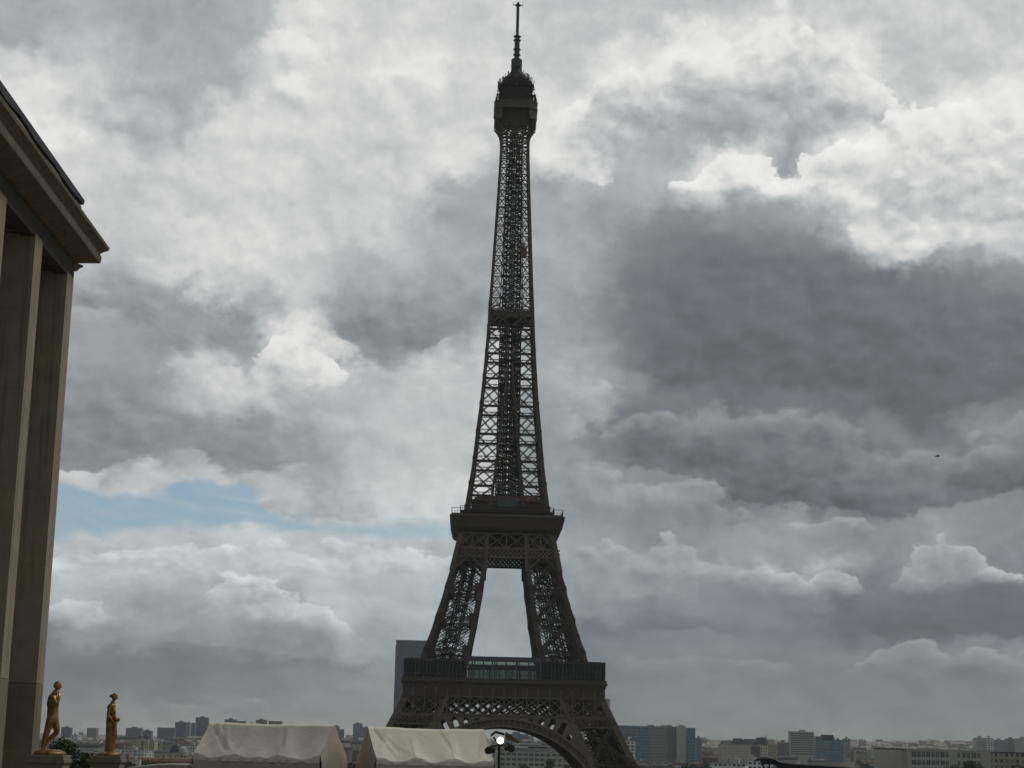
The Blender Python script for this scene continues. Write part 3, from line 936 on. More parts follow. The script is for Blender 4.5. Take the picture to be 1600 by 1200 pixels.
# the ledge solid would close the void in the middle: use four ledge strips instead
platform1.v, platform1.f = [], []
for k in range(4):
    r_ = MB()
    r_.box(-35.0, 35.0 - 14.0, -35.0, -21.0, 56.1, 56.8)
    r_.rings([[(-35.1, -35.1, 55.6), (-35.75, -35.75, 55.75), (-35.75, -35.75, 56.3), (-35.45, -35.45, 56.4), (-35.45, -35.45, 57.3), (-35.2, -35.2, 57.3), (-35.2, -35.2, 55.6)],
              [(35.1, -35.1, 55.6), (35.75, -35.75, 55.75), (35.75, -35.75, 56.3), (35.45, -35.45, 56.4), (35.45, -35.45, 57.3), (35.2, -35.2, 57.3), (35.2, -35.2, 55.6)]])
    for i in range(-8, 9):
        r_.bar((i * 3.92, -34.2, 54.6), (i * 3.92, -14.5, 54.6), 0.3, 2.4, (0, 0, 1))
    r_.bar((-34, -14.7, 54.4), (34, -14.7, 54.4), 0.4, 3.0, (0, 0, 1))
    platform1.mb(r_, rot_k(k))
plat1_ob = platform1.build("first_platform", IRON, tower)
g1, f1 = girder1(), frieze1()
for k in range(4):
    a = MB(); a.mb(g1, rot_k(k)); go_ = a.build("girder", IRON_L, plat1_ob)
    a = MB()
    for i in range(-7, 7):
        for za, zc in ((45.0, 47.9), (47.9, 50.8)):
            a.bar((i * 3.92 + 1.0, -29.0, za), (i * 3.92 + 4.9, -29.0, zc), 0.75, 0.4, (0, 1, 0)); a.bar((i * 3.92 + 4.9, -29.0, za), (i * 3.92 + 1.0, -29.0, zc), 0.6, 0.4, (0, 1, 0))
    a.bar((-27, -29, 45), (28, -29, 45), 0.6, 0.4, (0, 1, 0)); a.bar((-27, -29, 50.8), (28, -29, 50.8), 1.2, 0.4, (0, 1, 0))
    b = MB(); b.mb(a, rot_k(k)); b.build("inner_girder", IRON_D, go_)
    b = MB(); b.mb(f1, rot_k(k)); fz_ = b.build("frieze", IRON, plat1_ob)
    for i in range(-8, 9):
        a = MB(); a.box(i * 3.92 - 0.3, i * 3.92 + 0.3, -35.15, -34.65, 51.02, 54.1)
        b = MB(); b.mb(a, rot_k(k)); b.build("rib", IRON_L, fz_)

# glazed gallery round the platform edge
for k in range(4):
    M = rot_k(k)
    fr = MB()
    fr.box(-34.95, 34.95, -34.95, -34.7, 62.95, 63.6)
    fr.box(-34.95, 34.0, -34.69, -28.5, 63.35, 63.58)
    x = -34.8
    i = 0
    while x < 34.9:
        w = 0.11 if i % 3 else 0.22
        if not (-12.9 < x < 12.3 and i % 3):
            fr.box(x - w, x + w, -34.93, -34.72, 57.3, 62.95)
        x += 1.306
        i += 1
    fr.box(-34.9, 34.9, -34.9, -34.75, 58.5, 58.65)
    for xx in [(-34 + 7.85 * j) for j in range(9)]:
        fr.box(xx - 0.15, xx + 0.15, -28.9, -28.6, 56.8, 63.35)
    go = MB(); go.mb(fr, M)
    gal = go.build("gallery_frame", IRON, plat1_ob)
    for xa, xb_ in ((-34.6, -13.4), (12.9, 34.6)):
        gl = MB(); gl.box(xa, xb_, -34.66, -34.60, 57.3, 62.95)
        g2 = MB(); g2.mb(gl, M); g2.build("tinted_glazing", GLASS_D, plat1_ob)
    # dim rooms behind the side bays: partitions, counters, lift housings
    parts_ = []
    rr = random.Random(40 + k)
    for sx in (-1, 1):
        for j in range(8):
            xa = sx * rr.uniform(15.5, 30.0)
            wd = rr.uniform(0.8, 2.4)
            y0_ = rr.uniform(-31.5, -29)
            inn = MB(); parts_.append(inn)
            inn.box(min(xa, xa + sx * wd), max(xa, xa + sx * wd), y0_, y0_ + rr.uniform(0.5, 1.2), 56.8, rr.uniform(59.5, 63.2))
        inn = MB(); parts_.append(inn)
        inn.box(min(sx * 14.2, sx * 28.5), max(sx * 14.2, sx * 28.5), -28.4, -28.1, 56.8, 63.34)
    for inn in parts_:
        g4 = MB(); g4.mb(inn, M); g4.build("partition", IRON_D, plat1_ob)
    # clear pavilion between the legs
    for (xa, xb_) in ((-12.85, -4.45), (-4.15, 3.95), (4.25, 12.2)):
        pv = MB(); pv.box(xa, xb_, -34.64, -34.58, 57.35, 62.9)
        g3 = MB(); g3.mb(pv, M); g3.build("pavilion_glass", GLASS_L, plat1_ob)
    rf = MB()
    rf.box(-13.2, 12.6, -34.9, -27.5, 63.6, 64.55)
    rf.box(-13.4, 12.8, -35.05, -27.3, 64.55, 64.75)
    for xx in (-13.1, -4.3, 4.1, 12.45):
        rf.box(xx - 0.2, xx + 0.2, -35.0, -34.7, 57.3, 63.6)
    g5 = MB(); g5.mb(rf, M); g5.build("pavilion_roof", ROOF_B, plat1_ob)

# --- second platform
def girder2():
    mb = MB()
    P = lambda x, z, dy=0.0: Vector((x, -wo(z) - dy, z))
    w_b = wo(101.0)
    # diamond plate band
    holes = []
    nx = 30
    return mb


plat2 = MB()
def sq_ring(mb, prof, inner):
    """Four-sided band following profile [(half width, z)], thickness inwards."""
    for k in range(4):
        r_ = MB()
        pts_l = [(-a, -a, z) for a, z in prof] + [(-b + inner, -b + inner, z) for b, z in reversed(prof)]
        pts_r = [(a, -a, z) for a, z in prof] + [(b - inner, -b + inner, z) for b, z in reversed(prof)]
        r_.rings([pts_l, pts_r])
        mb.mb(r_, rot_k(k))
# cove under the balcony, ledge, floor
sq_ring(plat2, [(17.35, 109.8), (17.9, 110.3), (18.9, 110.75), (19.55, 111.15), (19.75, 111.6), (20.5, 115.0), (20.75, 115.3), (20.75, 115.75), (20.55, 115.95)], 0.5)
sq_ring(plat2, [(20.15, 115.95), (20.15, 116.5)], 0.15)
for i in range(-13, 14):
    for k in range(4):
        r_ = MB()
        x = i * 1.5
        r_.bar((x * 0.96, -19.80, 111.6), (x, -20.60, 115.0), 0.26, 0.30, (0, 1, 0))
        plat2.mb(r_, rot_k(k))
plat2.box(-20.0, 20.0, -20.0, 20.0, 112.6, 113.1)
plat2.box(-16.9, 16.9, -16.9, 16.9, 109.9, 110.3)
plat2.box(-17.2, 17.2, -17.2, 17.2, 104.7, 105.0)
plat2.box(-16.8, 16.8, -16.8, 16.8, 107.3, 107.5)
plat2_ob = plat2.build("second_platform", IRON, tower)
rail = MB()
for k in range(4):
    r_ = MB()
    for i in range(-21, 22):
        x = i * 0.95
        r_.bar((x, -20.1, 116.0), (x, -20.1, 118.3), 0.07)
    r_.bar((-20.1, -20.1, 118.35), (20.1, -20.1, 118.35), 0.14)
    r_.bar((-20.1, -20.1, 117.2), (20.1, -20.1, 117.2), 0.09)
    rail.mb(r_, rot_k(k))
rail.build("railing", RAILM, plat2_ob)
gal2 = MB()
sq_ring(gal2, [(16.9, 117.2), (17.1, 117.4), (17.1, 118.0)], 2.2)
for k in range(4):
    r_ = MB()
    r_.box(-16.6, 14.2, -16.6, -14.3, 113.1, 117.2)
    for i in range(-28, 29):
        r_.bar((i * 0.6, -17.0, 118.0), (i * 0.6, -17.0, 119.5), 0.09)
    r_.bar((-17, -17, 119.5), (17, -17, 119.5), 0.16)
    gal2.mb(r_, rot_k(k))
gal2.build("upper_gallery", IRON_D, plat2_ob)
# girders round the legs beneath: cross bays above, pierced diamond band below
for k in range(4):
    mb = MB()
    P = lambda x, z, dy=0.0: Vector((x, -wo(z) - dy, z))
    za, zb, zc = 100.9, 104.2, 109.7
    for z, h in ((za, 0.6), (zb, 0.6), (zc, 0.5)):
        mb.bar(P(-wo(z), z, 0.05), P(wo(z), z, 0.05), h, 0.5, (0, 1, 0))
    # diamond band
    inl = MB()
    nd = 24
    w1 = wo(102.5)
    st = 2 * w1 / nd
    zm = (za + zb) / 2
    for i in range(nd):
        x0_, x1_ = -w1 + st * i, -w1 + st * (i + 1)
        for z0, z1 in ((za, zm), (zm, zb)):
            mb.bar(P(x0_, z0), P(x1_, z1), 0.42, 0.3, (0, 1, 0))
            mb.bar(P(x1_, z0), P(x0_, z1), 0.42, 0.3, (0, 1, 0))
    for i in range(nd):
        x0_, x1_ = -w1 + st * i, -w1 + st * (i + 1)
        for z0, z1 in ((za, zm), (zm, zb)):
            inl.bar(P(x0_ + st * .5, z0, -1.6), P(x1_ + st * .5, z1, -1.6), 0.46, 0.3, (0, 1, 0))
            inl.bar(P(x1_ + st * .5, z0, -1.6), P(x0_ + st * .5, z1, -1.6), 0.46, 0.3, (0, 1, 0))
    # crossed bays
    edges = [-1.0, -0.70, -0.40, 0.0, 0.40, 0.70, 1.0]
    for a, b in zip(edges, edges[1:]):
        xa0, xb0, xa1, xb1 = a * wo(zb), b * wo(zb), a * wo(zc), b * wo(zc)
        if abs(a) == 0.4 or abs(b) == 0.4:
            pass
        for p, q in ((P(xa0, zb), P(xb1, zc)), (P(xb0, zb), P(xa1, zc))):
            mb.bar(p, q, 0.42, 0.3, (0, 1, 0))
        mb.bar(P(xa0, zb), P(xa1, zc), 0.5, 0.4, (0, 1, 0))
        for t in (0.33, 0.66):
            mb.bar(P(xa0 + (xb0 - xa0) * t, zb), P(xa0 + (xb0 - xa0) * (1 - t), (zb + zc) / 2), 0.15, 0.15, (0, 1, 0))
    # leg edges carried up across the girder
    for s in (-1, 1):
        mb.bar(Vector((s * (wi(96) + 0.2), -wo(96) - 0.2, 96)), Vector((s * (wi(109.7) + 0.6), -wo(109.7) - 0.2, 109.7)), 1.2, 0.3, (0, 1, 0))
        mb.bar(Vector((s * (wo(96) - 0.6), -wo(96) - 0.2, 96)), Vector((s * (wo(109.7) - 0.6), -wo(109.7) - 0.2, 109.7)), 1.2, 0.3, (0, 1, 0))
        # haunches below the band
        c = (wo(99) + wi(99)) / 2
        for d in (-1, 1):
            mb.bar(Vector((s * (c + d * 4.8), -wo(97) + 0.1, 97.0)), Vector((s * (c + d * 1.2), -wo(100.6) + 0.1, 100.6)), 0.6, 0.3, (0, 1, 0))
    g = MB(); g.mb(mb, rot_k(k)); gi_ = g.build("girder", IRON_L, plat2_ob)
    inl.bar(P(-w1, za, -1.6), P(w1, za, -1.6), 0.5, 0.4, (0, 1, 0)); inl.bar(P(-w1, zb, -1.6), P(w1, zb, -1.6), 0.5, 0.4, (0, 1, 0))
    g = MB(); g.mb(inl, rot_k(k)); g.build("inner_lattice", IRON_D, gi_)
# lift halls and shops standing on the second platform between the upper legs
kio = MB()
kio.sq([(12.6, 113.1), (12.6, 121.6), (13.1, 121.8), (13.1, 122.3), (12.7, 122.5), (10.2, 124.4)])
kio_ob = kio.build("pavilion", RED_D, plat2_ob)
wn = MB()
wn.box(-3.9, 3.9, -13.3, -12.62, 119.6, 122.9)
wn.build("window_band", BLUE_G, kio_ob)

# --- upper shaft
LV = [118.0, 127.0, 136.4, 146.6, 157.4, 168.0, 177.7, 187.2, 195.5]
LV2 = [195.5, 204.0, 212.5, 220.6, 228.4, 235.8, 242.8, 249.4, 255.8, 260.4, 264.6, 268.2, 271.0]
shaft = MB()
CW = [(110, 0.85), (150, 0.68), (196, 0.52), (264, 0.42), (300, 0.40)]
for sx, sy in SGN:
    zs = [110 + (196 - 110) * i / 24 for i in range(25)] + [196 + (270.5 - 196) * i / 14 for i in range(1, 15)]
    path, hs = [], []
    for z in zs:
        h = lerp_tab(CW, z)
        path.append((sx * (wo(z) - h), sy * (wo(z) - h), z)); hs.append(h)
    square_col(shaft, path, hs)
    # inner columns of each leg, until the legs close up
    for key in ("io", "oi", "ii"):
        path, hs = [], []
        for z in zs:
            if z > 178 and key != "ii": break
            if z > 178: break
            h = lerp_tab(CW, z) * 0.62
            a = wo(z) - h; b = wi(z) + h
            x, y = {"io": (b, a), "oi": (a, b), "ii": (b, b)}[key]
            path.append((sx * x, sy * y, z)); hs.append(h)
        square_col(shaft, path, hs)
for k in range(4):
    mb = MB()
    F = lambda x, z, dy=0.12: Vector((x, -wo(z) + dy, z))
    for z0, z1 in zip(LV, LV[1:]):
        bz = 2.1
        for s in (-1, 1):
            a0, a1 = s * (wo(z0 + bz) - 0.7), s * (wo(z1) - 0.7)
            b0, b1 = s * (wi(z0 + bz) + 0.4), s * (wi(z1) + 0.4)
            # belt of laced girder at the foot of the panel
            p, q = F(s * (wo(z0) - 0.5), z0), F(s * wi(z0), z0)
            laced(mb, p, q, bz, 0.22, (0, 1, 0))
            mb.bar(p + Vector((0, 1.2, 0.6)), q + Vector((0, 1.2, 0.6)), 0.3, 0.9, (0, 0, 1))
            # main cross, arms made of paired flats
            for pa, qa in ((F(a0, z0 + bz), F(b1, z1)), (F(b0, z0 + bz), F(a1, z1))):
                for off in (-0.26, 0.26):
                    e = Vector((off, 0, 0.0))
                    mb.bar(pa + e, qa + e, 0.27, 0.25, (0, 1, 0))
        # between the legs
        if wi(z0) > 0.9:
            xa, xb_ = wi(z0), wi(z1)
            mb.bar(F(-xa, z0 + bz), F(xb_, z1), 0.3, 0.25, (0, 1, 0))
            mb.bar(F(xa, z0 + bz), F(-xb_, z1), 0.3, 0.25, (0, 1, 0))
            laced(mb, F(-xa, z0), F(xa, z0), 1.6, 0.22, (0, 1, 0))
    # one-piece shaft above the middle landing
    for i, (z0, z1) in enumerate(zip(LV2, LV2[1:])):
        w0, w1 = wo(z0), wo(z1)
        dz = z1 - z0
        for s in (-1, 1):
            vx0, vx1 = s * w0 * 0.50, s * w1 * 0.50
            mb.bar(F(vx0, z0), F(vx1, z1), 0.30, 0.3, (0, 1, 0))
            o0, o1 = s * (w0 - 0.6), s * (w1 - 0.6)
            zm = z0 + dz * 0.62
            om = o0 + (o1 - o0) * 0.62
            vm = vx0 + (vx1 - vx0) * 0.62
            mb.bar(F(o0, z0 + 0.6), F(vm, zm), 0.3, 0.24, (0, 1, 0)); mb.bar(F(vx0, z0 + 0.6), F(om, zm), 0.3, 0.24, (0, 1, 0))
            # small lattice between panels
            for j in range(1):
                za = zm; zb_ = z1
                xo = o0 + (o1 - o0) * 0.8
                xv = vx0 + (vx1 - vx0) * 0.8
                mb.bar(F(xo, za), F((xo + xv) / 2, zb_), 0.17, 0.2, (0, 1, 0)); mb.bar(F((xo + xv) / 2, za), F(xo, zb_), 0.17, 0.2, (0, 1, 0))
                mb.bar(F(xv, za), F((xo + xv) / 2, zb_), 0.17, 0.2, (0, 1, 0)); mb.bar(F((xo + xv) / 2, za), F(xv, zb_), 0.17, 0.2, (0, 1, 0))
            mb.bar(F(o0, z0), F(0, z0), 0.34, 0.34, (0, 1, 0))
            mb.bar(F(o0, zm), F(vx0, zm), 0.24, 0.3, (0, 1, 0))
            # big cross to the middle rib
            mb.bar(F(vx0, z0), F(0, z0 + dz * 0.5, 0.05), 0.42, 0.26, (0, 1, 0))
            mb.bar(F(vx1, z1), F(0, z0 + dz * 0.5, 0.05), 0.42, 0.26, (0, 1, 0))
        # middle rib with gusset plate
        mb.bar(F(0, z0, -0.02), F(0, z1, -0.02), 0.26, 0.26, (0, 1, 0))
        zc = z0 + dz * 0.5
        if True:
            mb.bar(F(0, zc - 0.85, -0.08), F(0, zc + 0.85, -0.08), 1.5, 0.12, (0, 1, 0))
    shaft.mb(mb, rot_k(k))
# middle landing
for k in range(4):
    mb = MB()
    z0 = 191.8
    w0 = wo(193) - 0.2
    mb.rings([[(-w0, -w0, 192.6), (-w0, -w0, 195.2), (-w0, -w0 + 1.2, 195.2), (-w0, -w0 + 1.2, 192.6)], [(w0, -w0, 192.6), (w0, -w0, 195.2), (w0, -w0 + 1.2, 195.2), (w0, -w0 + 1.2, 192.6)]])
    # shallow arch under it and braces over it
    pa = None
    for j in range(9):
        t = -1 + 2 * j / 8
        p = Vector((t * 4.6, -w0 + 0.2, 192.6 - 2.2 * t * t))
        if pa is not None:
            mb.bar(pa, p, 0.5, 0.4, (0, 1, 0))
        pa = p
    for s in (-1, 1):
        mb.bar((s * w0, -w0 - 0.02, 195.0), (0, -w0 + 0.05, 200.2), 0.45, 0.3, (0, 1, 0))
        mb.bar((s * w0 * 0.8, -w0, 192.8), (s * 1.2, -w0 + 0.1, 196.5), 0.4, 0.3, (0, 1, 0))
    shaft.mb(mb, rot_k(k))
shaft.box(-7.2, 7.2, -7.2, 7.2, 193.6, 194.0)
shaft_ob = shaft.build("shaft", IRON, tower)

# lift towers and stair in the middle of the shaft
core = MB()
rr = random.Random(9)
def core_w(z):
    return lerp_tab([(113, 4.2), (190, 3.9), (196, 3.3), (230, 3.1), (262, 2.9), (300, 2.9)], z)
zs = [113 + 2.35 * i for i in range(66)]
for z0, z1 in zip(zs, zs[1:]):
    a, b = core_w(z0), core_w(z1)
    for s in (-1, 1):
        for t in (-1, 1):
            core.bar((s * a, t * a, z0), (s * b, t * b, z1), 0.42)
            core.bar((s * a * 0.28, t * a, z0), (s * b * 0.28, t * b, z1), 0.34)
            core.bar((s * a * 0.62, t * a * 0.5, z0), (s * b * 0.62, t * b * 0.5, z1), 0.3)
        core.bar((s * a, -a, z0), (s * b, b, z1), 0.2)
        core.bar((-a, s * a, z0), (b, s * b, z1), 0.22)
        core.bar((a, s * a, z0), (-b, s * b, z1), 0.22)
        core.bar((-a, s * a, z0), (a, s * a, z0), 0.3)
        core.bar((s * a, -a, z0), (s * a, a, z0), 0.3)
    if z0 > 196:
        core.bar((-a * 0.9, 0.3, z0), (a * 0.9, 0.3, z1), 0.8, 0.2)
    if z0 < 196:
        for s in (-1, 1):
            core.bar((s * a * 0.45, -a, z0), (s * b * 0.45, -b, z1), 0.55)
            core.bar((s * a * 0.12, 0, z0), (s * b * 0.12, 0, z1), 0.55)
            core.bar((s * a * 0.8, a, z0), (s * b * 0.8, b, z1), 0.5)
        core.bar((-a, 0, z0), (a, 0, z1), 0.5, 0.3)
        core.bar((a, a * .6, z0), (-a, a * .6, z1), 0.5, 0.3)
        core.bar((-a, -a * .6, z0 + .8), (a, -a * .6, z0 + .8), 0.5, 0.5)
    # stair flights
    core.bar((-a * 0.8, rr.uniform(-1, 1), z0), (a * 0.8, rr.uniform(-1, 1), z1), 0.9, 0.2)
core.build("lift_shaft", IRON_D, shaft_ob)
cab = MB()
cab.box(3.2, 5.4, -4.6, -2.9, 217.0, 220.6)
cab.box(3.1, 5.5, -4.7, -2.8, 220.6, 220.9)
cab.box(4.0, 4.6, -4.0, -3.4, 220.9, 222.8)
cab.build("lift_cabin", ORANGE, shaft_ob)

# --- top platform
topb = MB()
# curved consoles
for k in range(4):
    mb = MB()
    for x in (-5.3, -3.1, -1.05, 1.05, 3.1, 5.3):
        prev = None
        for j in range(7):
            t = j / 6
            p = Vector((x * (1 + 0.42 * t * t), -5.6 - 2.55 * t ** 2.2, 264.8 + 6.9 * t))
            if prev is not None:
                mb.bar(prev, p, 0.3, 0.4, (0, 1, 0))
            prev = p
        mb.bar((x, -5.6, 265), (x, -5.6, 276), 0.42, 0.4, (0, 1, 0))
    for z in (268.0, 269.6):
        mb.bar((-5.7, -5.7, z), (5.7, -5.7, z), 0.4, 0.3, (0, 1, 0))
    for i in range(5):
        for z0 in (265.0, 269.7, 272.6):
            x0_, x1_ = -5.3 + i * 2.12, -5.3 + (i + 1) * 2.12
            mb.bar((x0_, -5.55, z0), (x1_, -5.55, z0 + 2.7), 0.22, 0.2, (0, 1, 0)); mb.bar((x1_, -5.55, z0), (x0_, -5.55, z0 + 2.7), 0.22, 0.2, (0, 1, 0))
    topb.mb(mb, rot_k(k))
def oct_(mb, levels, ch):
    mb.rings([[(-w + ch, -w, z), (w - ch, -w, z), (w, -w + ch, z), (w, w - ch, z), (w - ch, w, z), (-w + ch, w, z), (-w, w - ch, z), (-w, -w + ch, z)] for w, z in levels])
oct_(topb, [(8.25, 275.5), (8.45, 275.7), (8.45, 276.2), (8.3, 276.35), (8.3, 278.3), (8.45, 278.5), (8.45, 278.9)], 2.9)
topb.box(-4.8, 4.8, -4.8, 4.8, 271.0, 275.4)
for k in range(4):
    mb = MB()
    for (xa, ya, xb_, yb_) in ((-8.2, -5.4, -5.4, -8.2),):
        nrm = Vector((0.25, 0.25, 0))
        mb.rings([[Vector((xa, ya, 271.4)) , Vector((xa, ya, 275.5)), Vector((xa, ya, 275.5)) + nrm, Vector((xa, ya, 271.4)) + nrm], [Vector((xb_, yb_, 271.4)), Vector((xb_, yb_, 275.5)), Vector((xb_, yb_, 275.5)) + nrm, Vector((xb_, yb_, 271.4)) + nrm]])
        # web plates from the shaft corner out to it
        mb.rings([[(-5.5, -5.5, 269.5), (-5.5, -5.5, 275.5), (-5.2, -5.5, 275.5), (-5.2, -5.5, 269.5)], [(-5.4, -8.2, 271.4), (-5.4, -8.2, 275.5), (-5.1, -8.2, 275.5), (-5.1, -8.2, 271.4)]])
        mb.rings([[(-5.5, -5.5, 269.5), (-5.5, -5.5, 275.5), (-5.5, -5.2, 275.5), (-5.5, -5.2, 269.5)], [(-8.2, -5.4, 271.4), (-8.2, -5.4, 275.5), (-8.2, -5.1, 275.5), (-8.2, -5.1, 271.4)]])
    topb.mb(mb, rot_k(k))
top_ob = topb.build("top_platform", IRON, tower)
cage = MB()
oct_(cage, [(6.5, 278.9), (6.5, 281.6), (6.9, 281.8), (6.9, 282.4)], 2.4)
for k in range(4):
    mb = MB()
    for i in range(-10, 11):
        x = i * 0.72
        mb.bar((x * 0.98, -8.1, 278.9), (x * 0.92, -7.1, 282.6), 0.08)
    for z, y in ((280, 7.8), (281.2, 7.5), (282.6, 7.1)):
        mb.bar((-6.6, -y, z), (6.6, -y, z), 0.1)
    for x in (-7.6, -6.9, 6.9, 7.6):
        mb.bar((x, -8.0 + abs(x) * .1, 278.9), (x, -7.8 + abs(x) * .1, 281.5), 0.14)
    cage.mb(mb, rot_k(k))
oct_(cage, [(5.2, 282.4), (5.2, 285.4), (6.3, 285.7), (6.6, 286.2), (6.6, 286.6)], 2.2)
cage.build("viewing_cage", IRON_D, top_ob)
# rooms, aerial racks and dome over them
dome = MB()
oct_(dome, [(4.6, 286.6), (4.6, 288.6), (5.2, 288.9), (4.4, 290.2), (3.0, 291.8), (2.2, 293.2), (2.0, 295.6)], 1.6)
dome.build("dome", IRON_D, top_ob)
aer = MB()
rr = random.Random(21)
for i in range(170):
    g = rr.uniform(0, 2 * math.pi)
    rad = rr.choice([6.9, 6.4, 5.6, 4.6, 3.4]) * rr.uniform(0.92, 1.05)
    zb = 286.4 + max(0, (6.6 - rad)) * 1.15
    x, y = rad * math.cos(g), rad * math.sin(g)
    h = rr.uniform(1.2, 4.0)
    aer.bar((x, y, zb - 0.6), (x, y, zb + h), rr.uniform(0.12, 0.30))
    if rr.random() < 0.5:
        aer.bar((x - 0.35, y, zb + h * 0.8), (x + 0.35, y, zb + h * 0.8), 0.12)
for i in range(24):
    g = 2 * math.pi * i / 24
    x, y = 6.9 * math.cos(g), 6.9 * math.sin(g)
    g2_ = 2 * math.pi * (i + 1) / 24
    for z in (287.6,):
        aer.bar((x, y, z), (6.9 * math.cos(g2_), 6.9 * math.sin(g2_), z), 0.16)
    aer.bar((x, y, 286.3), (x, y, 288.2), 0.15)
    if i % 3 == 0:   # dishes
        aer.lathe([(0.05, -0.25), (0.6, 0.0), (0.62, 0.1), (0.3, 0.3)], 10, (x * 1.0, y * 1.0, rr.uniform(284, 286.3)))
aer.build("aerial", IRON_G, top_ob)
mast = MB()
mast.lathe([(1.55, 293.2), (2.0, 294.8), (2.15, 295.2), (2.15, 298.2), (1.9, 298.5), (1.1, 298.6)], 16)
for zt_, w in ((298.6, 1.0),):
    mast.sq([(0.95, 298.6), (0.95, 302.2), (0.88, 302.3), (0.86, 308.2), (0.6, 308.5)])
for z in (300.2, 302.4, 306.2, 307.8):
    mast.lathe([(0.9, z), (1.5, z + 0.1), (1.5, z + 0.35), (0.9, z + 0.5)], 12)
for z in (299.5, 301.2, 303.6, 305.0):
    for g in range(4):
        a = g * math.pi / 2 + 0.78
        mast.bar((0.7 * math.cos(a), 0.7 * math.sin(a), z), (1.5 * math.cos(a), 1.5 * math.sin(a), z), 0.22)
mast.lathe([(0.6, 308.4), (0.55, 309), (0.50, 320.6), (0.7, 320.8)], 8)
for i in range(14):
    mast.lathe([(0.5, 309.2 + i * 0.82), (0.66, 309.3 + i * 0.82), (0.66, 309.5 + i * 0.82), (0.5, 309.6 + i * 0.82)], 8)
mast.lathe([(0.5, 320.7), (1.15, 321.0), (1.15, 321.4), (0.5, 321.8), (0.25, 322.6)], 12)
for g in range(4):
    a = g * math.pi / 2 + 0.2
    mast.bar((0.5 * math.cos(a), 0.5 * math.sin(a), 321.2), (2.0 * math.cos(a), 2.0 * math.sin(a), 321.3), 0.2)
    mast.bar((1.9 * math.cos(a), 1.9 * math.sin(a), 320.8), (1.9 * math.cos(a), 1.9 * math.sin(a), 322.0), 0.16)
mast.build("antenna_mast", IRON_G, tower)

# ------------------------------------------------------------------ stone palace on the left
def stone_mat(name, base, course=3.4, dirt=0.5, joint=0.022):
    """Limestone in big courses with fine joints, soot streaks and blotches of its own."""
    mt = bpy.data.materials.new(name)
    mt.use_nodes = True
    N = NT(mt.node_tree)
    p = mt.node_tree.nodes["Principled BSDF"]
    p.inputs["Roughness"].default_value = 0.85
    p.inputs["Specular IOR Level"].default_value = 0.2
    co = N.n.new("ShaderNodeTexCoord").outputs["Object"]
    xyz = N.sep(co)
    f = N.maprange(N.noise(co, 0.9, 6.0, 0.62), 0.3, 0.72)
    col = N.mix(f, tuple(c * 0.82 for c in base), tuple(c * 1.12 for c in base))
    # tone of each course
    row = N.math("FLOOR", N.math("DIVIDE", xyz[2], course))
    h = N.math("FRACT", N.math("MULTIPLY", N.math("SINE", N.math("MULTIPLY", row, 12.9)), 43758.5))
    col = N.mix(N.math("MULTIPLY", h, 0.22), col, tuple(c * 0.7 for c in base))
    # run-off streaks
    st = N.noise(N.vec("MULTIPLY", co, (3.0, 3.0, 0.10)), 1.2, 4.0, 0.6)
    col = N.mix(N.math("MULTIPLY", N.maprange(st, 0.52, 0.72), dirt), col, (0.055, 0.05, 0.04))
    fr = N.math("FRACT", N.math("DIVIDE", xyz[2], course))
    jn = N.math("LESS_THAN", fr, joint / course)
    col = N.mix(N.math("MULTIPLY", jn, 0.45), col, tuple(c * 0.4 for c in base))
    N.put(p.inputs["Base Color"], col)
    b = N.n.new("ShaderNodeBump"); b.inputs["Strength"].default_value = 0.25
    N.put(b.inputs["Height"], N.noise(co, 14.0, 4.0, 0.6)); N.l.new(b.outputs[0], p.inputs["Normal"])
    return mt


STONE = stone_mat("limestone", (0.30, 0.25, 0.18))
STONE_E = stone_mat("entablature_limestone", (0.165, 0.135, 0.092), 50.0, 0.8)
STONE_P = stone_mat("pedestal_limestone", (0.20, 0.18, 0.135), 30.0, 0.4)
BRONZE_F = mat("grey_metal_fascia", (0.060, 0.053, 0.038), 0.85, var=0.3, vscale=1.0)
ZINC = mat("dark_zinc_roof", (0.028, 0.028, 0.033), 0.5, var=0.2, vscale=0.6)
STEEL_W = mat("weathered_flashing", (0.20, 0.19, 0.16), 0.6, var=0.3, vscale=0.8)
FOOT_STONE = stone_mat("darker_foot_stone", (0.215, 0.185, 0.13), 2.2, 0.5)  # darker tone for the lowest part of each pier

FX = -18.93                     # plane of the pier fronts
Y_END = 80.2
palace = thing("stone_palace", "tall pale stone palace with square piers under a deep moulded cornice", "building", (FX, Y_END, 0))
STEP = 6.12
for i in range(8):
    y1 = -i * STEP
    mb = MB()
    # pier: chamfer-free block with a slightly wider foot
    mb.box(-2.3, 0.0, y1 - 1.28, y1, 5.02, 23.75)
    pier = mb.build("pier", STONE, palace)
    ft = MB()
    ft.box(-2.302, 0.004, y1 - 1.284, y1 + 0.004, 0.0, 5.0)
    ft.build("pier_foot", FOOT_STONE, pier)
yn = -8 * STEP
en = MB()
# architrave fascia (thin, in front of the boxed ceiling)
en.box(-0.55, -0.03, yn, 0.12, 23.62, 24.55)
en.build("fascia", BRONZE_F, palace)
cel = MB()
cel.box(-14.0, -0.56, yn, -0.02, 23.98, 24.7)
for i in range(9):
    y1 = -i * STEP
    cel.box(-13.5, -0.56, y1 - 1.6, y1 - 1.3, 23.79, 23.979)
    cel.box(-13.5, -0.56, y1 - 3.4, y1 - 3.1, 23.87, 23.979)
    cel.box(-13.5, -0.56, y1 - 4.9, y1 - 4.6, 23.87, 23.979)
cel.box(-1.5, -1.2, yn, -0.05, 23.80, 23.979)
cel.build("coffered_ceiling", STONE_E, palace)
co_ = MB()
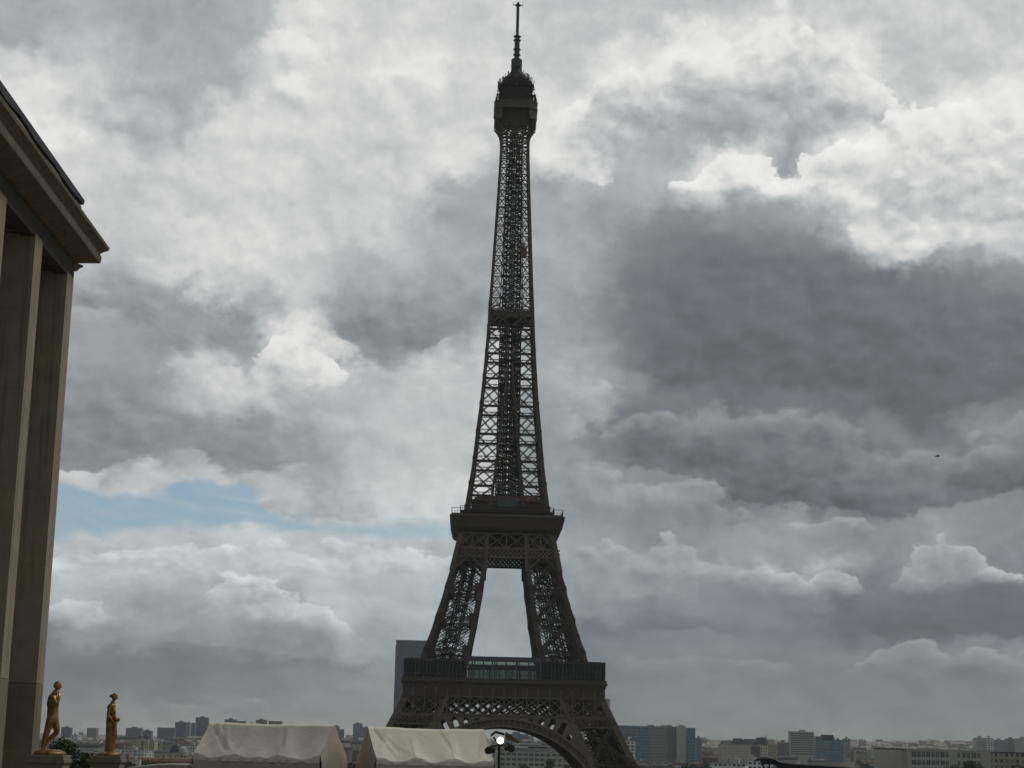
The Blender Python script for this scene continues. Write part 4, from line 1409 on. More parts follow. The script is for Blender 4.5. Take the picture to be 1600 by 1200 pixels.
# soffit and cornice: profile (x out from pier face, z), swept along the building and round its end
prof = [(0.10, 24.52), (0.88, 24.86), (0.90, 24.92), (0.93, 25.20), (0.86, 25.24), (0.88, 25.34), (0.98, 25.46), (1.10, 25.56), (1.17, 25.62), (1.19, 25.76), (0.9, 25.80)]
rings_ = []
def sweep(mb, prof, dirs):
    rings = []
    for (bx, by, ox, oy) in dirs:
        rings.append([(bx + ox * x, by + oy * x, z) for x, z in prof] + [(bx - ox * 0.6, by - oy * 0.6, prof[-1][1]), (bx - ox * 0.6, by - oy * 0.6, prof[0][1])])
    mb.rings(rings)
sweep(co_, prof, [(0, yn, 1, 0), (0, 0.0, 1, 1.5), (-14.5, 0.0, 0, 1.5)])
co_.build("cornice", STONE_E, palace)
bd = MB()
# bed mould on the end wall only, just under the soffit
prof2 = [(0.02, 24.12), (0.16, 24.18), (0.30, 24.36), (0.46, 24.44), (0.48, 24.54), (0.1, 24.56)]
sweep(bd, prof2, [(-0.02, 0.12, 0.6, 1.0), (-14.5, 0.12, 0, 1.0)])
bd.build("bed_mould", STONE_E, palace)
rf = MB()
rf.box(-14.0, 0.45, yn, -3.0, 25.80, 26.55)
rf.build("parapet", STONE_E, palace)
zn = MB()
rr = random.Random(5)
n = 40
lip = []
for i in range(n + 1):
    y = yn + (-2.1 - yn) * i / n
    wv = 0.05 * math.sin(i * 1.3) + rr.uniform(-0.04, 0.04)
    lip.append([(0.50, y, 26.60 + wv), (0.70, y, 26.62 + wv), (0.74, y, 26.90), (0.30, y, 27.0), (-14.0, y, 27.6), (-14.0, y, 26.57), (0.46, y, 26.62)])
zn.rings(lip)
zn.build("roof", ZINC, palace)
fl_ = MB()
lip = []
for i in range(n + 1):
    y = yn + (-2.2 - yn) * i / n
    wv = 0.06 * math.sin(i * 1.1 + 0.6) + rr.uniform(-0.05, 0.05)
    lip.append([(0.46, y, 26.30 + wv), (0.62, y, 26.34 + wv), (0.64, y, 26.50 + wv), (0.46, y, 26.58)])
fl_.rings(lip)
fl_.build("flashing", STEEL_W, palace)
wl = MB()
wl.box(-14.2, -3.2, yn, -0.05, 0.0, 23.75)
wl.build("rear_wall", STONE, palace)

# ------------------------------------------------------------------ gilded statues
GOLD = bpy.data.materials.new("weathered_gilding")
GOLD.use_nodes = True
_N = NT(GOLD.node_tree)
_p = GOLD.node_tree.nodes["Principled BSDF"]
_co = _N.n.new("ShaderNodeTexCoord").outputs["Object"]
_f = _N.maprange(_N.noise(_co, 3.0, 6.0, 0.65), 0.42, 0.68)
_N.put(_p.inputs["Base Color"], _N.mix(_f, (0.36, 0.21, 0.065), (0.11, 0.058, 0.02)))
_N.put(_p.inputs["Metallic"], 0.6)
_N.put(_p.inputs["Roughness"], 0.4)


def skin_body(name, joints, edges, material, parent, sub=2, root=0):
    """Continuous figure grown over a skeleton; joints = [(x, y, z, radius)]."""
    me = bpy.data.meshes.new(name)
    me.from_pydata([j[:3] for j in joints], edges, [])
    o = bpy.data.objects.new(name, me)
    COL.objects.link(o)
    o.modifiers.new("skin", "SKIN").use_smooth_shade = True
    for v, j in zip(me.skin_vertices[0].data, joints):
        rad = j[3]
        v.radius = rad if isinstance(rad, tuple) else (rad, rad)
        v.use_root = False
    me.skin_vertices[0].data[root].use_root = True
    o.modifiers.new("sub", "SUBSURF").levels = sub
    dg = bpy.context.evaluated_depsgraph_get()
    dg.update()
    new = bpy.data.meshes.new_from_object(o.evaluated_get(dg))
    new.name = name
    o.modifiers.clear()
    o.data = new
    bpy.data.meshes.remove(me)
    new.materials.clear()
    new.materials.append(material)
    new.polygons.foreach_set("use_smooth", [True] * len(new.polygons))
    if parent:
        o.parent = parent
    return o


def hand(joints, edges, wrist, palm, direction, spread, curl):
    """Five short fingers grown from the palm joint."""
    p = Vector(joints[palm][:3])
    d, s_, c = Vector(direction).normalized(), Vector(spread).normalized(), Vector(curl).normalized()
    for k, (off, ln) in enumerate(((-1.5, .085), (-.5, .10), (.5, .105), (1.5, .09))):
        a = p + s_ * off * 0.026 + d * 0.05
        b = a + d * ln * 0.6 + c * 0.012
        e = b + d * ln * 0.35 + c * 0.045
        i = len(joints)
        joints += [(*a, .016), (*b, .014), (*e, .012)]
        edges += [(palm, i), (i, i + 1), (i + 1, i + 2)]
    a = p - s_ * 0.06 + d * 0.005
    b = a + d * 0.07 - s_ * 0.015 + c * 0.02
    i = len(joints)
    joints += [(*a, .018), (*b, .015)]
    edges += [(palm, i), (i, i + 1)]


def head_shape(mb, c, fwd, tilt, r_=0.135, bun=False):
    """Head with brow, nose, mouth, chin, ears: built as a shaped ball, looking along +x before rotation."""
    n, m_ = 20, 14
    rings = []
    for i in range(m_ + 1):
        ph = -math.pi / 2 + math.pi * i / m_
        ring = []
        for k in range(n):
            th = 2 * math.pi * k / n
            x, y, z = math.cos(ph) * math.cos(th), math.cos(ph) * math.sin(th), math.sin(ph)
            sx = 1.0
            if x > 0:
                if z < -0.1: sx *= 1.0 - 0.14 * (-z)      # jaw
                nose = math.exp(-((z + 0.12) / 0.20) ** 2 - (y / 0.16) ** 2) * 0.22
                brow = math.exp(-((z - 0.12) / 0.10) ** 2) * 0.05 * max(0, 1 - abs(y))
                eye = -math.exp(-((z - 0.02) / 0.09) ** 2 - ((abs(y) - 0.34) / 0.16) ** 2) * 0.10
                mouth = math.exp(-((z + 0.50) / 0.07) ** 2 - (y / 0.26) ** 2) * 0.05 - math.exp(-((z + 0.40) / 0.04) ** 2 - (y / 0.2) ** 2) * 0.03
                chin = math.exp(-((z + 0.82) / 0.18) ** 2 - (y / 0.3) ** 2) * 0.12
                x += (nose + brow + eye + mouth + chin)
            ear = math.exp(-((z + 0.05) / 0.18) ** 2 - ((x + 0.05) / 0.12) ** 2) * 0.12
            yy = y * (0.76 + (0.0 if abs(y) < 0.3 else ear))
            ring.append(Vector((x * 0.98 * sx, yy, z * 1.22)) * r_)
        rings.append(ring)
    M = Matrix.Translation(Vector(c)) @ Matrix.Rotation(fwd, 4, "Z") @ Matrix.Rotation(tilt, 4, "Y")
    mb.rings([[M @ v for v in ring] for ring in rings])


def hair_cap(mb, c, fwd, tilt, r_=0.135, bun=True):
    n, m_ = 18, 10
    rings = []
    for i in range(m_ + 1):
        ph = -0.55 + (math.pi / 2 + 0.55) * i / m_
        ring = []
        for k in range(n):
            th = 2 * math.pi * k / n
            x, y, z = math.cos(ph) * math.cos(th), math.cos(ph) * math.sin(th), math.sin(ph)
            cut = 0.93 if (x > 0.35 and z < 0.45) else 1.10
            wv = 1 + 0.03 * math.sin(7 * th + 5 * z)
            ring.append(Vector((x * cut * wv - 0.05, y * 0.82 * cut * wv, z * 1.24 * 1.03)) * r_)
        rings.append(ring)
    M = Matrix.Translation(Vector(c)) @ Matrix.Rotation(fwd, 4, "Z") @ Matrix.Rotation(tilt, 4, "Y")
    mb.rings([[M @ v for v in ring] for ring in rings])
    if bun:
        o = MB()
        o.lathe([(0.01, -0.075), (0.05, -0.06), (0.075, 0), (0.05, 0.06), (0.01, 0.075)], 12)
        mb.mb(o, M @ Matrix.Translation((-1.18 * r_, 0, -0.1 * r_)))


def statue_base(parent, r0_, r1_):
    b = MB()
    b.lathe([(r0_, 0.0), (r0_, 0.06), (r0_ - 0.03, 0.10), (r1_, 0.13), (r1_ - 0.06, 0.16), (r1_ - 0.22, 0.20), (0.02, 0.205)], 20)
    b.build("base", GOLD, parent, smooth=True)


def pedestal(name, label, x, y, zt, w):
    t = thing(name, label, "pedestal", (x, y, 0), 0, None)
    a = MB(); a.sq([(w * 1.12, 0.0), (w * 1.12, 0.25), (w * 1.02, 0.32), (w, 0.4), (w, zt - 0.36), (w * 0.99, zt - 0.34)]); a.build("shaft", STONE_P, t)
    b = MB(); b.sq([(w * 0.99, zt - 0.34), (w * 1.10, zt - 0.30), (w * 1.13, zt - 0.26), (w * 1.13, zt - 0.16), (w * 1.05, zt - 0.14), (w * 1.05, zt - 0.04), (w * 1.01, zt)]); b.build("cap", STONE_P, t)
    return t


# first statue: nude figure, one hand raised to the chin, one knee bent forward
S1 = at(78.5, 1171, 68.0)
pz = S1.z - 0.20
pedestal("stone_pedestal", "square stone pedestal carrying the gilded nude statue nearest the piers", S1.x, 68.0, pz, 0.62)
st1 = thing("gilded_statue", "gilded nude statue with a hand at its chin and one knee bent", "statue", (S1.x, 68.0, pz))
statue_base(st1, 0.60, 0.52)
ox, oz = -0.25, 0.15
J = [(.27, 0, 1.21, (.17, .20)), (.245, 0, 1.36, (.15, .18)), (.24, 0, 1.54, (.135, .165)), (.225, 0, 1.74, (.155, .20)), (.215, 0, 1.92, (.15, .20)), (.235, 0, 2.06, (.10, .13)), (.275, 0, 2.17, .072), (.315, 0, 2.27, .07),
     # straight leg (8..12)
     (.21, -.12, 1.10, .135), (.15, -.13, .88, .115), (.09, -.13, .62, .085), (.04, -.12, .42, .082), (-.02, -.12, .12, .05),
     # bent leg (13..17)
     (.30, .11, 1.10, .135), (.38, .12, .88, .118), (.44, .12, .70, .088), (.27, .12, .53, .08), (.10, .11, .36, .055),
     # raised arm (18..22)
     (.25, -.24, 2.00, .085), (.34, -.30, 1.86, .068), (.43, -.28, 1.74, .055), (.47, -.18, 1.92, .048), (.48, -.08, 2.07, .045),
     # hanging arm (23..27)
     (.18, .25, 2.00, .085), (.10, .31, 1.80, .066), (.06, .33, 1.60, .055), (.07, .32, 1.40, .046), (.12, .29, 1.22, .042),
     # feet
     (-.02, -.12, .04, .045), (.14, -.12, .035, .035), (.0, .11, .16, .045), (.06, .11, .04, .036)]
Ed = [(0, 1), (1, 2), (2, 3), (3, 4), (4, 5), (5, 6), (6, 7), (0, 8), (8, 9), (9, 10), (10, 11), (11, 12), (0, 13), (13, 14), (14, 15), (15, 16), (16, 17),
      (4, 18), (18, 19), (19, 20), (20, 21), (21, 22), (4, 23), (23, 24), (24, 25), (25, 26), (26, 27), (12, 28), (28, 29), (17, 30), (30, 31)]
hand(J, Ed, 21, 22, (-.3, .1, 1), (0.5, .8, 0), (-1, 0, 0))
hand(J, Ed, 26, 27, (.15, 0, -1), (1, 0, 0.1), (.1, -1, 0))
FAT = 1.32
J = [(x + ox, y, z + oz, (tuple(q * FAT for q in r_) if isinstance(r_, tuple) else (r_ * (FAT if r_ > 0.03 else 1.0)))) for x, y, z, r_ in J]
skin_body("figure", J, Ed, GOLD, st1)
hd = MB(); head_shape(hd, (.36 + ox, 0, 2.40 + oz), 0.0, 0.10, 0.135); hd.build("head", GOLD, st1, True)
hr = MB(); hair_cap(hr, (.355 + ox, 0, 2.415 + oz), 0.0, 0.10, 0.135, False); hr.build("hair", GOLD, st1, True)

# second statue: woman with bare shoulders looking down, drapery gathered at her hip
S2 = at(170.0, 1173.5, 80.0)
pz2 = S2.z - 0.20
pedestal("stone_pedestal", "square stone pedestal carrying the draped gilded woman, farther from the piers", S2.x, 80.0, pz2, 0.62)
st2 = thing("gilded_statue", "gilded statue of a woman looking down and holding drapery at her hip", "statue", (S2.x, 80.0, pz2))
statue_base(st2, 0.56, 0.46)
ox, oz = 0.0, 0.15
J = [(0.03, 0, 1.26, (.17, .2)), (0.0, 0, 1.45, (.14, .165)), (-.01, 0, 1.62, (.13, .16)), (.0, 0, 1.80, (.15, .19)), (.0, 0, 1.96, (.14, .19)), (.02, 0, 2.09, (.09, .12)), (.05, 0, 2.19, .066), (.08, 0, 2.27, .064),
     (.0, -.11, 1.1, .13), (.0, -.12, .7, .10), (-.03, -.12, .35, .08), (-.05, -.12, .08, .05), (.10, -.12, .04, .04),
     (.05, .11, 1.1, .13), (.10, .12, .7, .10), (.06, .12, .35, .08), (.04, .12, .08, .05), (.20, .12, .04, .04),
     (.01, -.24, 2.02, .08), (-.06, -.30, 1.82, .062), (-.08, -.33, 1.62, .054), (.08, -.32, 1.42, .045), (.20, -.26, 1.28, .042),
     (.01, .24, 2.02, .08), (-.02, .32, 1.82, .062), (.02, .34, 1.62, .054), (.18, .28, 1.52, .045), (.27, .18, 1.44, .042),
     (.12, -.09, 1.86, .075), (.12, .09, 1.86, .075)]
Ed = [(0, 1), (1, 2), (2, 3), (3, 4), (4, 5), (5, 6), (6, 7), (0, 8), (8, 9), (9, 10), (10, 11), (11, 12), (0, 13), (13, 14), (14, 15), (15, 16), (16, 17),
      (4, 18), (18, 19), (19, 20), (20, 21), (21, 22), (4, 23), (23, 24), (24, 25), (25, 26), (26, 27), (3, 28), (3, 29)]
hand(J, Ed, 21, 22, (.6, .2, -.6), (.3, 1, 0), (-.4, .2, -.6))
hand(J, Ed, 26, 27, (.4, -.9, -.2), (.2, .2, 1), (-.8, -.2, -.3))
FAT = 1.32
J = [(x + ox, y, z + oz, (tuple(q * FAT for q in r_) if isinstance(r_, tuple) else (r_ * (FAT if r_ > 0.03 else 1.0)))) for x, y, z, r_ in J]
skin_body("figure", J, Ed, GOLD, st2)
hd = MB(); head_shape(hd, (.10, 0, 2.42 + oz - .02), 0.0, 0.30, 0.13); hd.build("head", GOLD, st2, True)
hr = MB(); hair_cap(hr, (.09, 0, 2.44 + oz - .02), 0.0, 0.30, 0.13, True); hr.build("hair", GOLD, st2, True)
dr = MB()
rings = []
NZ, NA = 22, 40
for i in range(NZ + 1):
    t = i / NZ
    z = 0.02 + t * 1.42
    ring = []
    for k in range(NA):
        a = 2 * math.pi * k / NA
        rx = 0.185 + 0.02 * math.sin(t * 3.0) + 0.03 * math.exp(-((t - 0.72) / 0.18) ** 2)
        ry = 0.235 + 0.015 * math.sin(t * 3.0)
        fold = 1 + (0.075 * math.sin(9 * a + 1.7 * t) + 0.045 * math.sin(17 * a - 2.6 * t)) * (1 - 0.55 * t)
        top = 0.0
        cx = 0.0 + 0.02 * t + 0.035 * math.sin(t * 2.4)
        kn = 0.05 * math.exp(-((t - 0.48) / 0.16) ** 2) * max(0, math.cos(a - 0.5))
        ring.append((cx + (rx * fold + kn) * math.cos(a), ry * fold * math.sin(a), z + oz + 0.05 * t * math.cos(a - 2.4)))
    rings.append(ring)
dr.rings(rings)
dr.build("drapery", GOLD, st2, True)
bn = MB()
# bunch of cloth at the hip
pts = [(.16, -.26, 1.50), (.25, -.20, 1.47), (.31, -.08, 1.42), (.30, .06, 1.42), (.24, .18, 1.48)]
bn.tube([(x, y, z + oz) for x, y, z in pts], [.06, .095, .115, .10, .06], 12)
bn.tube([(.27, -.14, 1.42 + oz), (.25, -.17, 1.2 + oz), (.20, -.18, .95 + oz), (.18, -.17, .7 + oz)], [.07, .075, .06, .03], 10)
bn.build("gathered_cloth", GOLD, st2, True)

# ------------------------------------------------------------------ marquee tents
CANVAS = bpy.data.materials.new("cream_canvas")
CANVAS.use_nodes = True
_N = NT(CANVAS.node_tree)
_p = CANVAS.node_tree.nodes["Principled BSDF"]
_co = _N.n.new("ShaderNodeTexCoord").outputs["Object"]
_f = _N.maprange(_N.noise(_co, 1.3, 6.0, 0.65), 0.35, 0.7)
_N.put(_p.inputs["Base Color"], _N.mix(_f, (0.70, 0.655, 0.545), (0.60, 0.56, 0.46)))
_p.inputs["Roughness"].default_value = 0.75
_b = _N.n.new("ShaderNodeBump"); _b.inputs["Strength"].default_value = 0.3; _b.inputs["Distance"].default_value = 0.06
_N.put(_b.inputs["Height"], _N.noise(_N.vec("MULTIPLY", _co, (1.0, 1.0, 1.8)), 2.2, 4.0, 0.55, dist=1.2)); _N.l.new(_b.outputs[0], _p.inputs["Normal"])
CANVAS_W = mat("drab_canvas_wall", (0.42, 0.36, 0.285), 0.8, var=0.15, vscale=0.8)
STEEL = mat("galvanised_steel", (0.25, 0.25, 0.25), 0.45, metal=0.6)


def tent(label, p_left, p_right, depth_dir, half, ridge_h, bays, eave_z, gable_side, seed):
    """Ridge tent. p_left/p_right: ends of the front eave on the ground plan."""
    L = (p_right - p_left).length
    ang = math.atan2(p_right.y - p_left.y, p_right.x - p_left.x)
    t = thing("marquee_tent", label, "tent", (p_left.x, p_left.y, 0), ang)
    rr = random.Random(seed)
    ph = [rr.uniform(0, 6.28) for _ in range(8)]
    creases = [(0.02, 0.31, 0.13, 0.016), (0.10, 0.27, 0.06, 0.015)] if seed == 1 else [(0.03, 0.20, 0.07, 0.015), (0.02, 0.34, 0.05, 0.02)]
    creases += [(0.60, 0.70, 0.035, 0.015), (0.97, 0.85, 0.03, 0.02)]
    nx, ny = bays * 36, 28
    def surf(u, v):
        """u along eave 0..1, v from front eave (0) over ridge (1) to rear eave (2)"""
        x = u * L
        s = abs(1 - v)
        y = v * half
        b = (u * bays) % 1.0
        sag_e = math.sin(math.pi * b) ** 0.8 * 0.20 * s ** 2     # cloth hangs between the poles
        curve = -0.16 * math.sin(math.pi * (1 - s))                # roof sags between ridge and eave
        z = eave_z + ridge_h * (1 - s) + curve * (0.6 + 0.4 * math.sin(math.pi * b)) - sag_e
        z += 0.028 * math.sin(7 * x / 2 + 3.3 * v + ph[0]) * (0.3 + s) + 0.02 * math.sin(11 * x / 2 - 8 * v + ph[1]) * s
        # drag folds from the ridge ends and seams
        fold = math.exp(-((b - 0.05 - 0.5 * (1 - s) * (1 if int(u * bays) == 0 else 0.15)) / 0.10) ** 2)
        z += 0.12 * fold * math.sin(math.pi * s) * (1.0 if int(u * bays) == 0 else 0.5)
        z -= 0.06 * math.exp(-((u - 0.5) / 0.25) ** 2) * (1 - s)
        if v < 1:
            for (ua, ub, dep, wd) in creases:
                uc = ua + (ub - ua) * s
                q = (u - uc) / wd
                z += (-dep * math.exp(-q * q) + 0.7 * dep * math.exp(-(q - 1.7) ** 2)) * math.sin(math.pi * min(1.0, s + 0.12)) ** 0.5
        return (x, y, z)
    g = MB()
    vs = [surf(i / nx, 2 * j / ny) for j in range(ny + 1) for i in range(nx + 1)]
    W1 = nx + 1
    fs = [(j * W1 + i, j * W1 + i + 1, (j + 1) * W1 + i + 1, (j + 1) * W1 + i) for j in range(ny) for i in range(nx)]
    g.add(vs, fs)
    o = g.build("roof", CANVAS, t, True)
    # valance: short hanging strip along the front and rear eaves
    for j, sgn in ((0, -1), (ny, 1)):
        va = MB()
        top = [Vector(surf(i / nx, 2 * j / ny)) for i in range(nx + 1)]
        rows = []
        for d, (dz, dy) in enumerate(((0, 0), (-0.16, 0.07), (-0.30, 0.03), (-0.40, 0.05))):
            rows.append([(p.x, p.y + sgn * (dy + 0.03 * math.sin(9 * p.x + d)), eave_z + (p.z - eave_z) * max(0.0, 1 - d * 0.4) + dz) for p in top])
        vv = [v for r_ in rows for v in r_]
        va.add(vv, [(d * W1 + i, d * W1 + i + 1, (d + 1) * W1 + i + 1, (d + 1) * W1 + i) for d in range(3) for i in range(nx)])
        va.build("valance", CANVAS, t, True)
        # wall below
        wl_ = MB()
        rows = []
        for d in range(5):
            z = (eave_z - 0.36) * (1 - d / 4)
            rows.append([(p.x, p.y + sgn * (0.02 + 0.03 * math.sin(5 * p.x + 0.6 * d)), z) for p in top])
        wl_.add([v for r_ in rows for v in r_], [(d * W1 + i, d * W1 + i + 1, (d + 1) * W1 + i + 1, (d + 1) * W1 + i) for d in range(4) for i in range(nx)])
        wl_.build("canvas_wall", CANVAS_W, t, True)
    # gables
    for u in (0.0, 1.0):
        ga = MB()
        n = 12
        edge = [Vector(surf(u, 2 * j / n)) for j in range(n + 1)]
        rows = []
        bul = (-0.10 if u == 0 else 0.10)
        for d in range(7):
            f = d / 6
            rows.append([(p.x + bul * math.sin(math.pi * min(1, f * 1.6)) + 0.02 * math.sin(8 * p.y + 3 * f), p.y, p.z * (1 - f) ) for p in edge])
        ga.add([v for r_ in rows for v in r_], [(d * (n + 1) + j, d * (n + 1) + j + 1, (d + 1) * (n + 1) + j + 1, (d + 1) * (n + 1) + j) for d in range(6) for j in range(n)])
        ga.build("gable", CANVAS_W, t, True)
    for i in range(bays + 1):
        for y in (0.06, 2 * half - 0.06):
            po = MB(); po.tube([(min(max(i * L / bays, 0.06), L - 0.06), y, 0), (min(max(i * L / bays, 0.06), L - 0.06), y, eave_z - 0.1)], 0.03, 8)
            po.build("pole", STEEL, t)
    return t


TY = 95.0
def ground_pt(px, Y):
    p = at(px, 1170, Y)
    return Vector((p.x, Y, 0))
eave = at(400, 1178, TY).z
a1 = ground_pt(303, TY + 1.4); b1 = ground_pt(501, TY - 1.4)
tent("cream canvas ridge tent nearer the gilded statues, its right end towards the second tent", a1, b1, None, 1.55, 1.62, 3, eave, 1, 1)
a2 = ground_pt(588, TY - 1.2); b2 = ground_pt(772, TY + 1.3)
eave2 = at(680, 1184, TY).z
tent("cream canvas ridge tent directly left of the lit floodlight mast", a2, b2, None, 1.5, 1.55, 3, eave2, 0, 2)

# ------------------------------------------------------------------ floodlight mast
DARKM = mat("dark_lamp_metal", (0.03, 0.027, 0.025), 0.45)
HOOD = mat("brown_lamp_hood", (0.12, 0.075, 0.04), 0.5)
LAMPM = bpy.data.materials.new("lit_lamp")
LAMPM.use_nodes = True
_p = LAMPM.node_tree.nodes["Principled BSDF"]
_p.inputs["Emission Color"].default_value = (1.0, 0.93, 0.78, 1)
_p.inputs["Emission Strength"].default_value = 5.0
FY = 60.0
base = at(780, 1170, FY)
fl = thing("floodlight_mast", "slim dark mast with clustered floodlights, one lit and facing the camera", "floodlight", (base.x, FY, 0))
hz = at(780, 1165, FY).z
po = MB(); po.tube([(0, 0, 0), (0, 0, hz - 0.25), (0, 0, hz + 0.1)], [0.055, 0.045, 0.04], 10); po.lathe([(0.14, 0), (0.14, 0.06), (0.07, 0.2)], 12); po.build("pole", DARKM, fl)
cr = MB(); cr.tube([(-0.26, 0, hz - 0.02), (0.28, 0, hz + 0.02)], 0.03, 8); cr.tube([(0, 0, hz), (-0.2, 0.1, hz + 0.28)], 0.025, 8); cr.build("crossarm", DARKM, fl)
def lamp_head(x, z, yaw, tilt, lit=False, r_=0.17, hood=True):
    M = Matrix.Translation((x, -0.05, z)) @ Matrix.Rotation(yaw, 4, "Z") @ Matrix.Rotation(math.pi / 2 + tilt, 4, "X")
    h = MB(); o = MB()
    o.lathe([(0.05, -0.30), (0.10, -0.28), (0.13, -0.2), (r_, -0.05), (r_ + 0.015, 0.0), (r_ - 0.005, 0.0), (r_ - 0.03, -0.04), (0.02, -0.06)], 32)
    h.mb(o, M)
    ob = h.build("lamp_head", DARKM, fl)
    l = MB(); o = MB(); o.lathe([(0.01, 0.055), (r_ * 0.5, 0.045), (r_ * 0.85, 0.022), (r_ * 0.97, -0.008), (r_ * 0.97, -0.015), (0.01, -0.015)], 32); l.mb(o, M)
    l.build("lens", LAMPM if lit else DARKM, ob)
    return ob
lit = lamp_head(0.03, hz + 0.17, 0.02, 0.03, True, 0.12)
lamp_head(-0.21, hz - 0.12, 0.9, -0.25, False, 0.12)
lamp_head(0.27, hz - 0.03, -0.8, -0.3, False, 0.125)
hoo = MB()
for (xa, za, xb_, zb_, th) in ((-0.30, 0.27, -0.13, 0.40, 0.09), (-0.13, 0.40, 0.16, 0.33, 0.08)):
    hoo.rings([[(xa, -0.32, hz + za), (xa, 0.22, hz + za), (xa, 0.22, hz + za + th), (xa, -0.32, hz + za + th)], [(xb_, -0.32, hz + zb_), (xb_, 0.22, hz + zb_), (xb_, 0.22, hz + zb_ + th), (xb_, -0.32, hz + zb_ + th)]])
hoo.build("hood", DARKM, fl)
ho2 = MB()
ho2.rings([[(0.2, -0.3, hz + 0.26), (0.2, 0.2, hz + 0.22), (0.2, 0.2, hz + 0.42), (0.2, -0.3, hz + 0.46)], [(0.66, -0.22, hz + 0.10), (0.66, 0.2, hz + 0.08), (0.66, 0.2, hz + 0.14), (0.66, -0.22, hz + 0.16)]])
ho2.build("hood", HOOD, fl)

# ------------------------------------------------------------------ ground
def gz(x, y):
    """Height of the land: falls from the terrace to the river plain, rises slowly beyond it."""
    if y < 130: z = -9.0
    elif y < 430: z = -9.0 + (BASE_Z + 9.0) * (y - 130) / 300
    else: z = BASE_Z
    if y > 1500:
        k = 0.0066 + 0.0052 * max(-0.7, min(1, x / max(y, 1) / 0.25))
        z += (y - 1500) * k
    return z


GRASSY = mat("park_and_street_ground", (0.07, 0.075, 0.05), 0.95, var=0.5, vscale=0.02)
PAVE = mat("plaza_paving", (0.19, 0.18, 0.155), 0.85, var=0.12, vscale=0.4)
g = MB()
ys = [-60, 0, 60, 130, 200, 280, 360, 430, 600, 900, 1200, 1500, 1900, 2400, 3000, 3700, 4500, 5500, 7000, 9000]
xs = [-4200, -3000, -2000, -1300, -800, -450, -200, -80, 0, 80, 200, 450, 800, 1300, 2000, 3000, 4200]
vs = [(x, y, gz(x, y)) for y in ys for x in xs]
nx = len(xs)
g.add(vs, [(j * nx + i, j * nx + i + 1, (j + 1) * nx + i + 1, (j + 1) * nx + i) for j in range(len(ys) - 1) for i in range(nx - 1)])
tag(g.build("ground", GRASSY), kind="structure")
pz_ = MB()
pz_.box(-60, 60, -40, 126, -8.5, 0.0)
tag(pz_.build("plaza", PAVE), kind="structure")

# ------------------------------------------------------------------ city materials
def wall_mat(name, base, win=(0.035, 0.04, 0.05), floor=3.2, bay=2.7, fw_=0.42, fh=0.55, dirt=0.25, tone=0.25, glassy=False, hband=False):
    """Facade with rows of window openings; tone differs from building to building."""
    mt = bpy.data.materials.new(name)
    mt.use_nodes = True
    N = NT(mt.node_tree)
    p = mt.node_tree.nodes["Principled BSDF"]
    co = N.n.new("ShaderNodeTexCoord").outputs["Object"]
    x = N.sep(co)
    oi = N.n.new("ShaderNodeObjectInfo")
    col = N.mix(oi.outputs["Random"], tuple(c * (1 - tone) for c in base), tuple(min(0.8, c * (1 + tone)) for c in base))
    col = N.mix(N.math("MULTIPLY", N.maprange(N.noise(co, 0.12, 5.0, 0.6), 0.4, 0.7), dirt), col, tuple(c * 0.45 for c in base))
    h = N.math("ADD", x[0], x[1])
    fz = N.math("FRACT", N.math("DIVIDE", x[2], floor))
    inz = N.math("COMPARE", fz, 0.5, fh / 2)
    if hband:
        win_f = inz
    else:
        fx = N.math("FRACT", N.math("ADD", N.math("DIVIDE", h, bay), 0.0))
        win_f = N.math("MULTIPLY", inz, N.math("COMPARE", fx, 0.5, fw_ / 2))
    # shutters, blinds and lit blinds differ from window to window
    cell = N.comb(N.math("FLOOR", N.math("DIVIDE", h, bay)), N.math("FLOOR", N.math("DIVIDE", x[2], floor)), oi.outputs["Random"])
    wn_ = N.n.new("ShaderNodeTexWhiteNoise"); N.put(wn_.inputs["Vector"], cell)
    wcol = N.mix(N.maprange(wn_.outputs["Value"], 0.55, 1.0, 0.0, 0.55), win, base)
    geo = N.n.new("ShaderNodeNewGeometry")
    side = N.math("LESS_THAN", N.math("ABSOLUTE", N.sep(geo.outputs["Normal"])[2]), 0.5)
    col = N.mix(N.math("MULTIPLY", win_f, side), col, wcol)
    N.put(p.inputs["Base Color"], col)
    p.inputs["Roughness"].default_value = 0.35 if glassy else 0.85
    p.inputs["Specular IOR Level"].default_value = 0.5 if glassy else 0.2
    return mt


W_PALE = wall_mat("pale_stone_facade", (0.58, 0.52, 0.42), floor=3.1, bay=2.5)
W_GREY = wall_mat("grey_stone_facade", (0.38, 0.355, 0.30), floor=3.1, bay=2.8)
W_WHITE = wall_mat("white_modern_facade", (0.74, 0.72, 0.66), floor=2.9, bay=3.4, fw_=0.62, fh=0.5)
W_BAND = wall_mat("banded_modern_facade", (0.60, 0.58, 0.52), floor=3.2, bay=4.0, fh=0.45, hband=True)
W_BRICK = wall_mat("brown_brick_facade", (0.16, 0.10, 0.075), floor=3.0, bay=3.0)
W_FAR = wall_mat("far_tower_facade", (0.13, 0.145, 0.20), floor=3.0, bay=3.0, fw_=0.6, win=(0.09, 0.10, 0.12))
W_FARP = wall_mat("far_pale_tower_facade", (0.30, 0.29, 0.28), floor=3.0, bay=3.6, fw_=0.5, win=(0.1, 0.11, 0.13))
W_TEAL = wall_mat("teal_glass_facade", (0.18, 0.27, 0.32), floor=3.6, bay=3.0, fw_=0.8, fh=0.7, win=(0.07, 0.125, 0.155), glassy=True, tone=0.05)
W_PANEL = wall_mat("taupe_panel_facade", (0.30, 0.28, 0.26), floor=3.6, bay=2.4, fw_=0.5, fh=0.35, win=(0.08, 0.08, 0.08), tone=0.05)
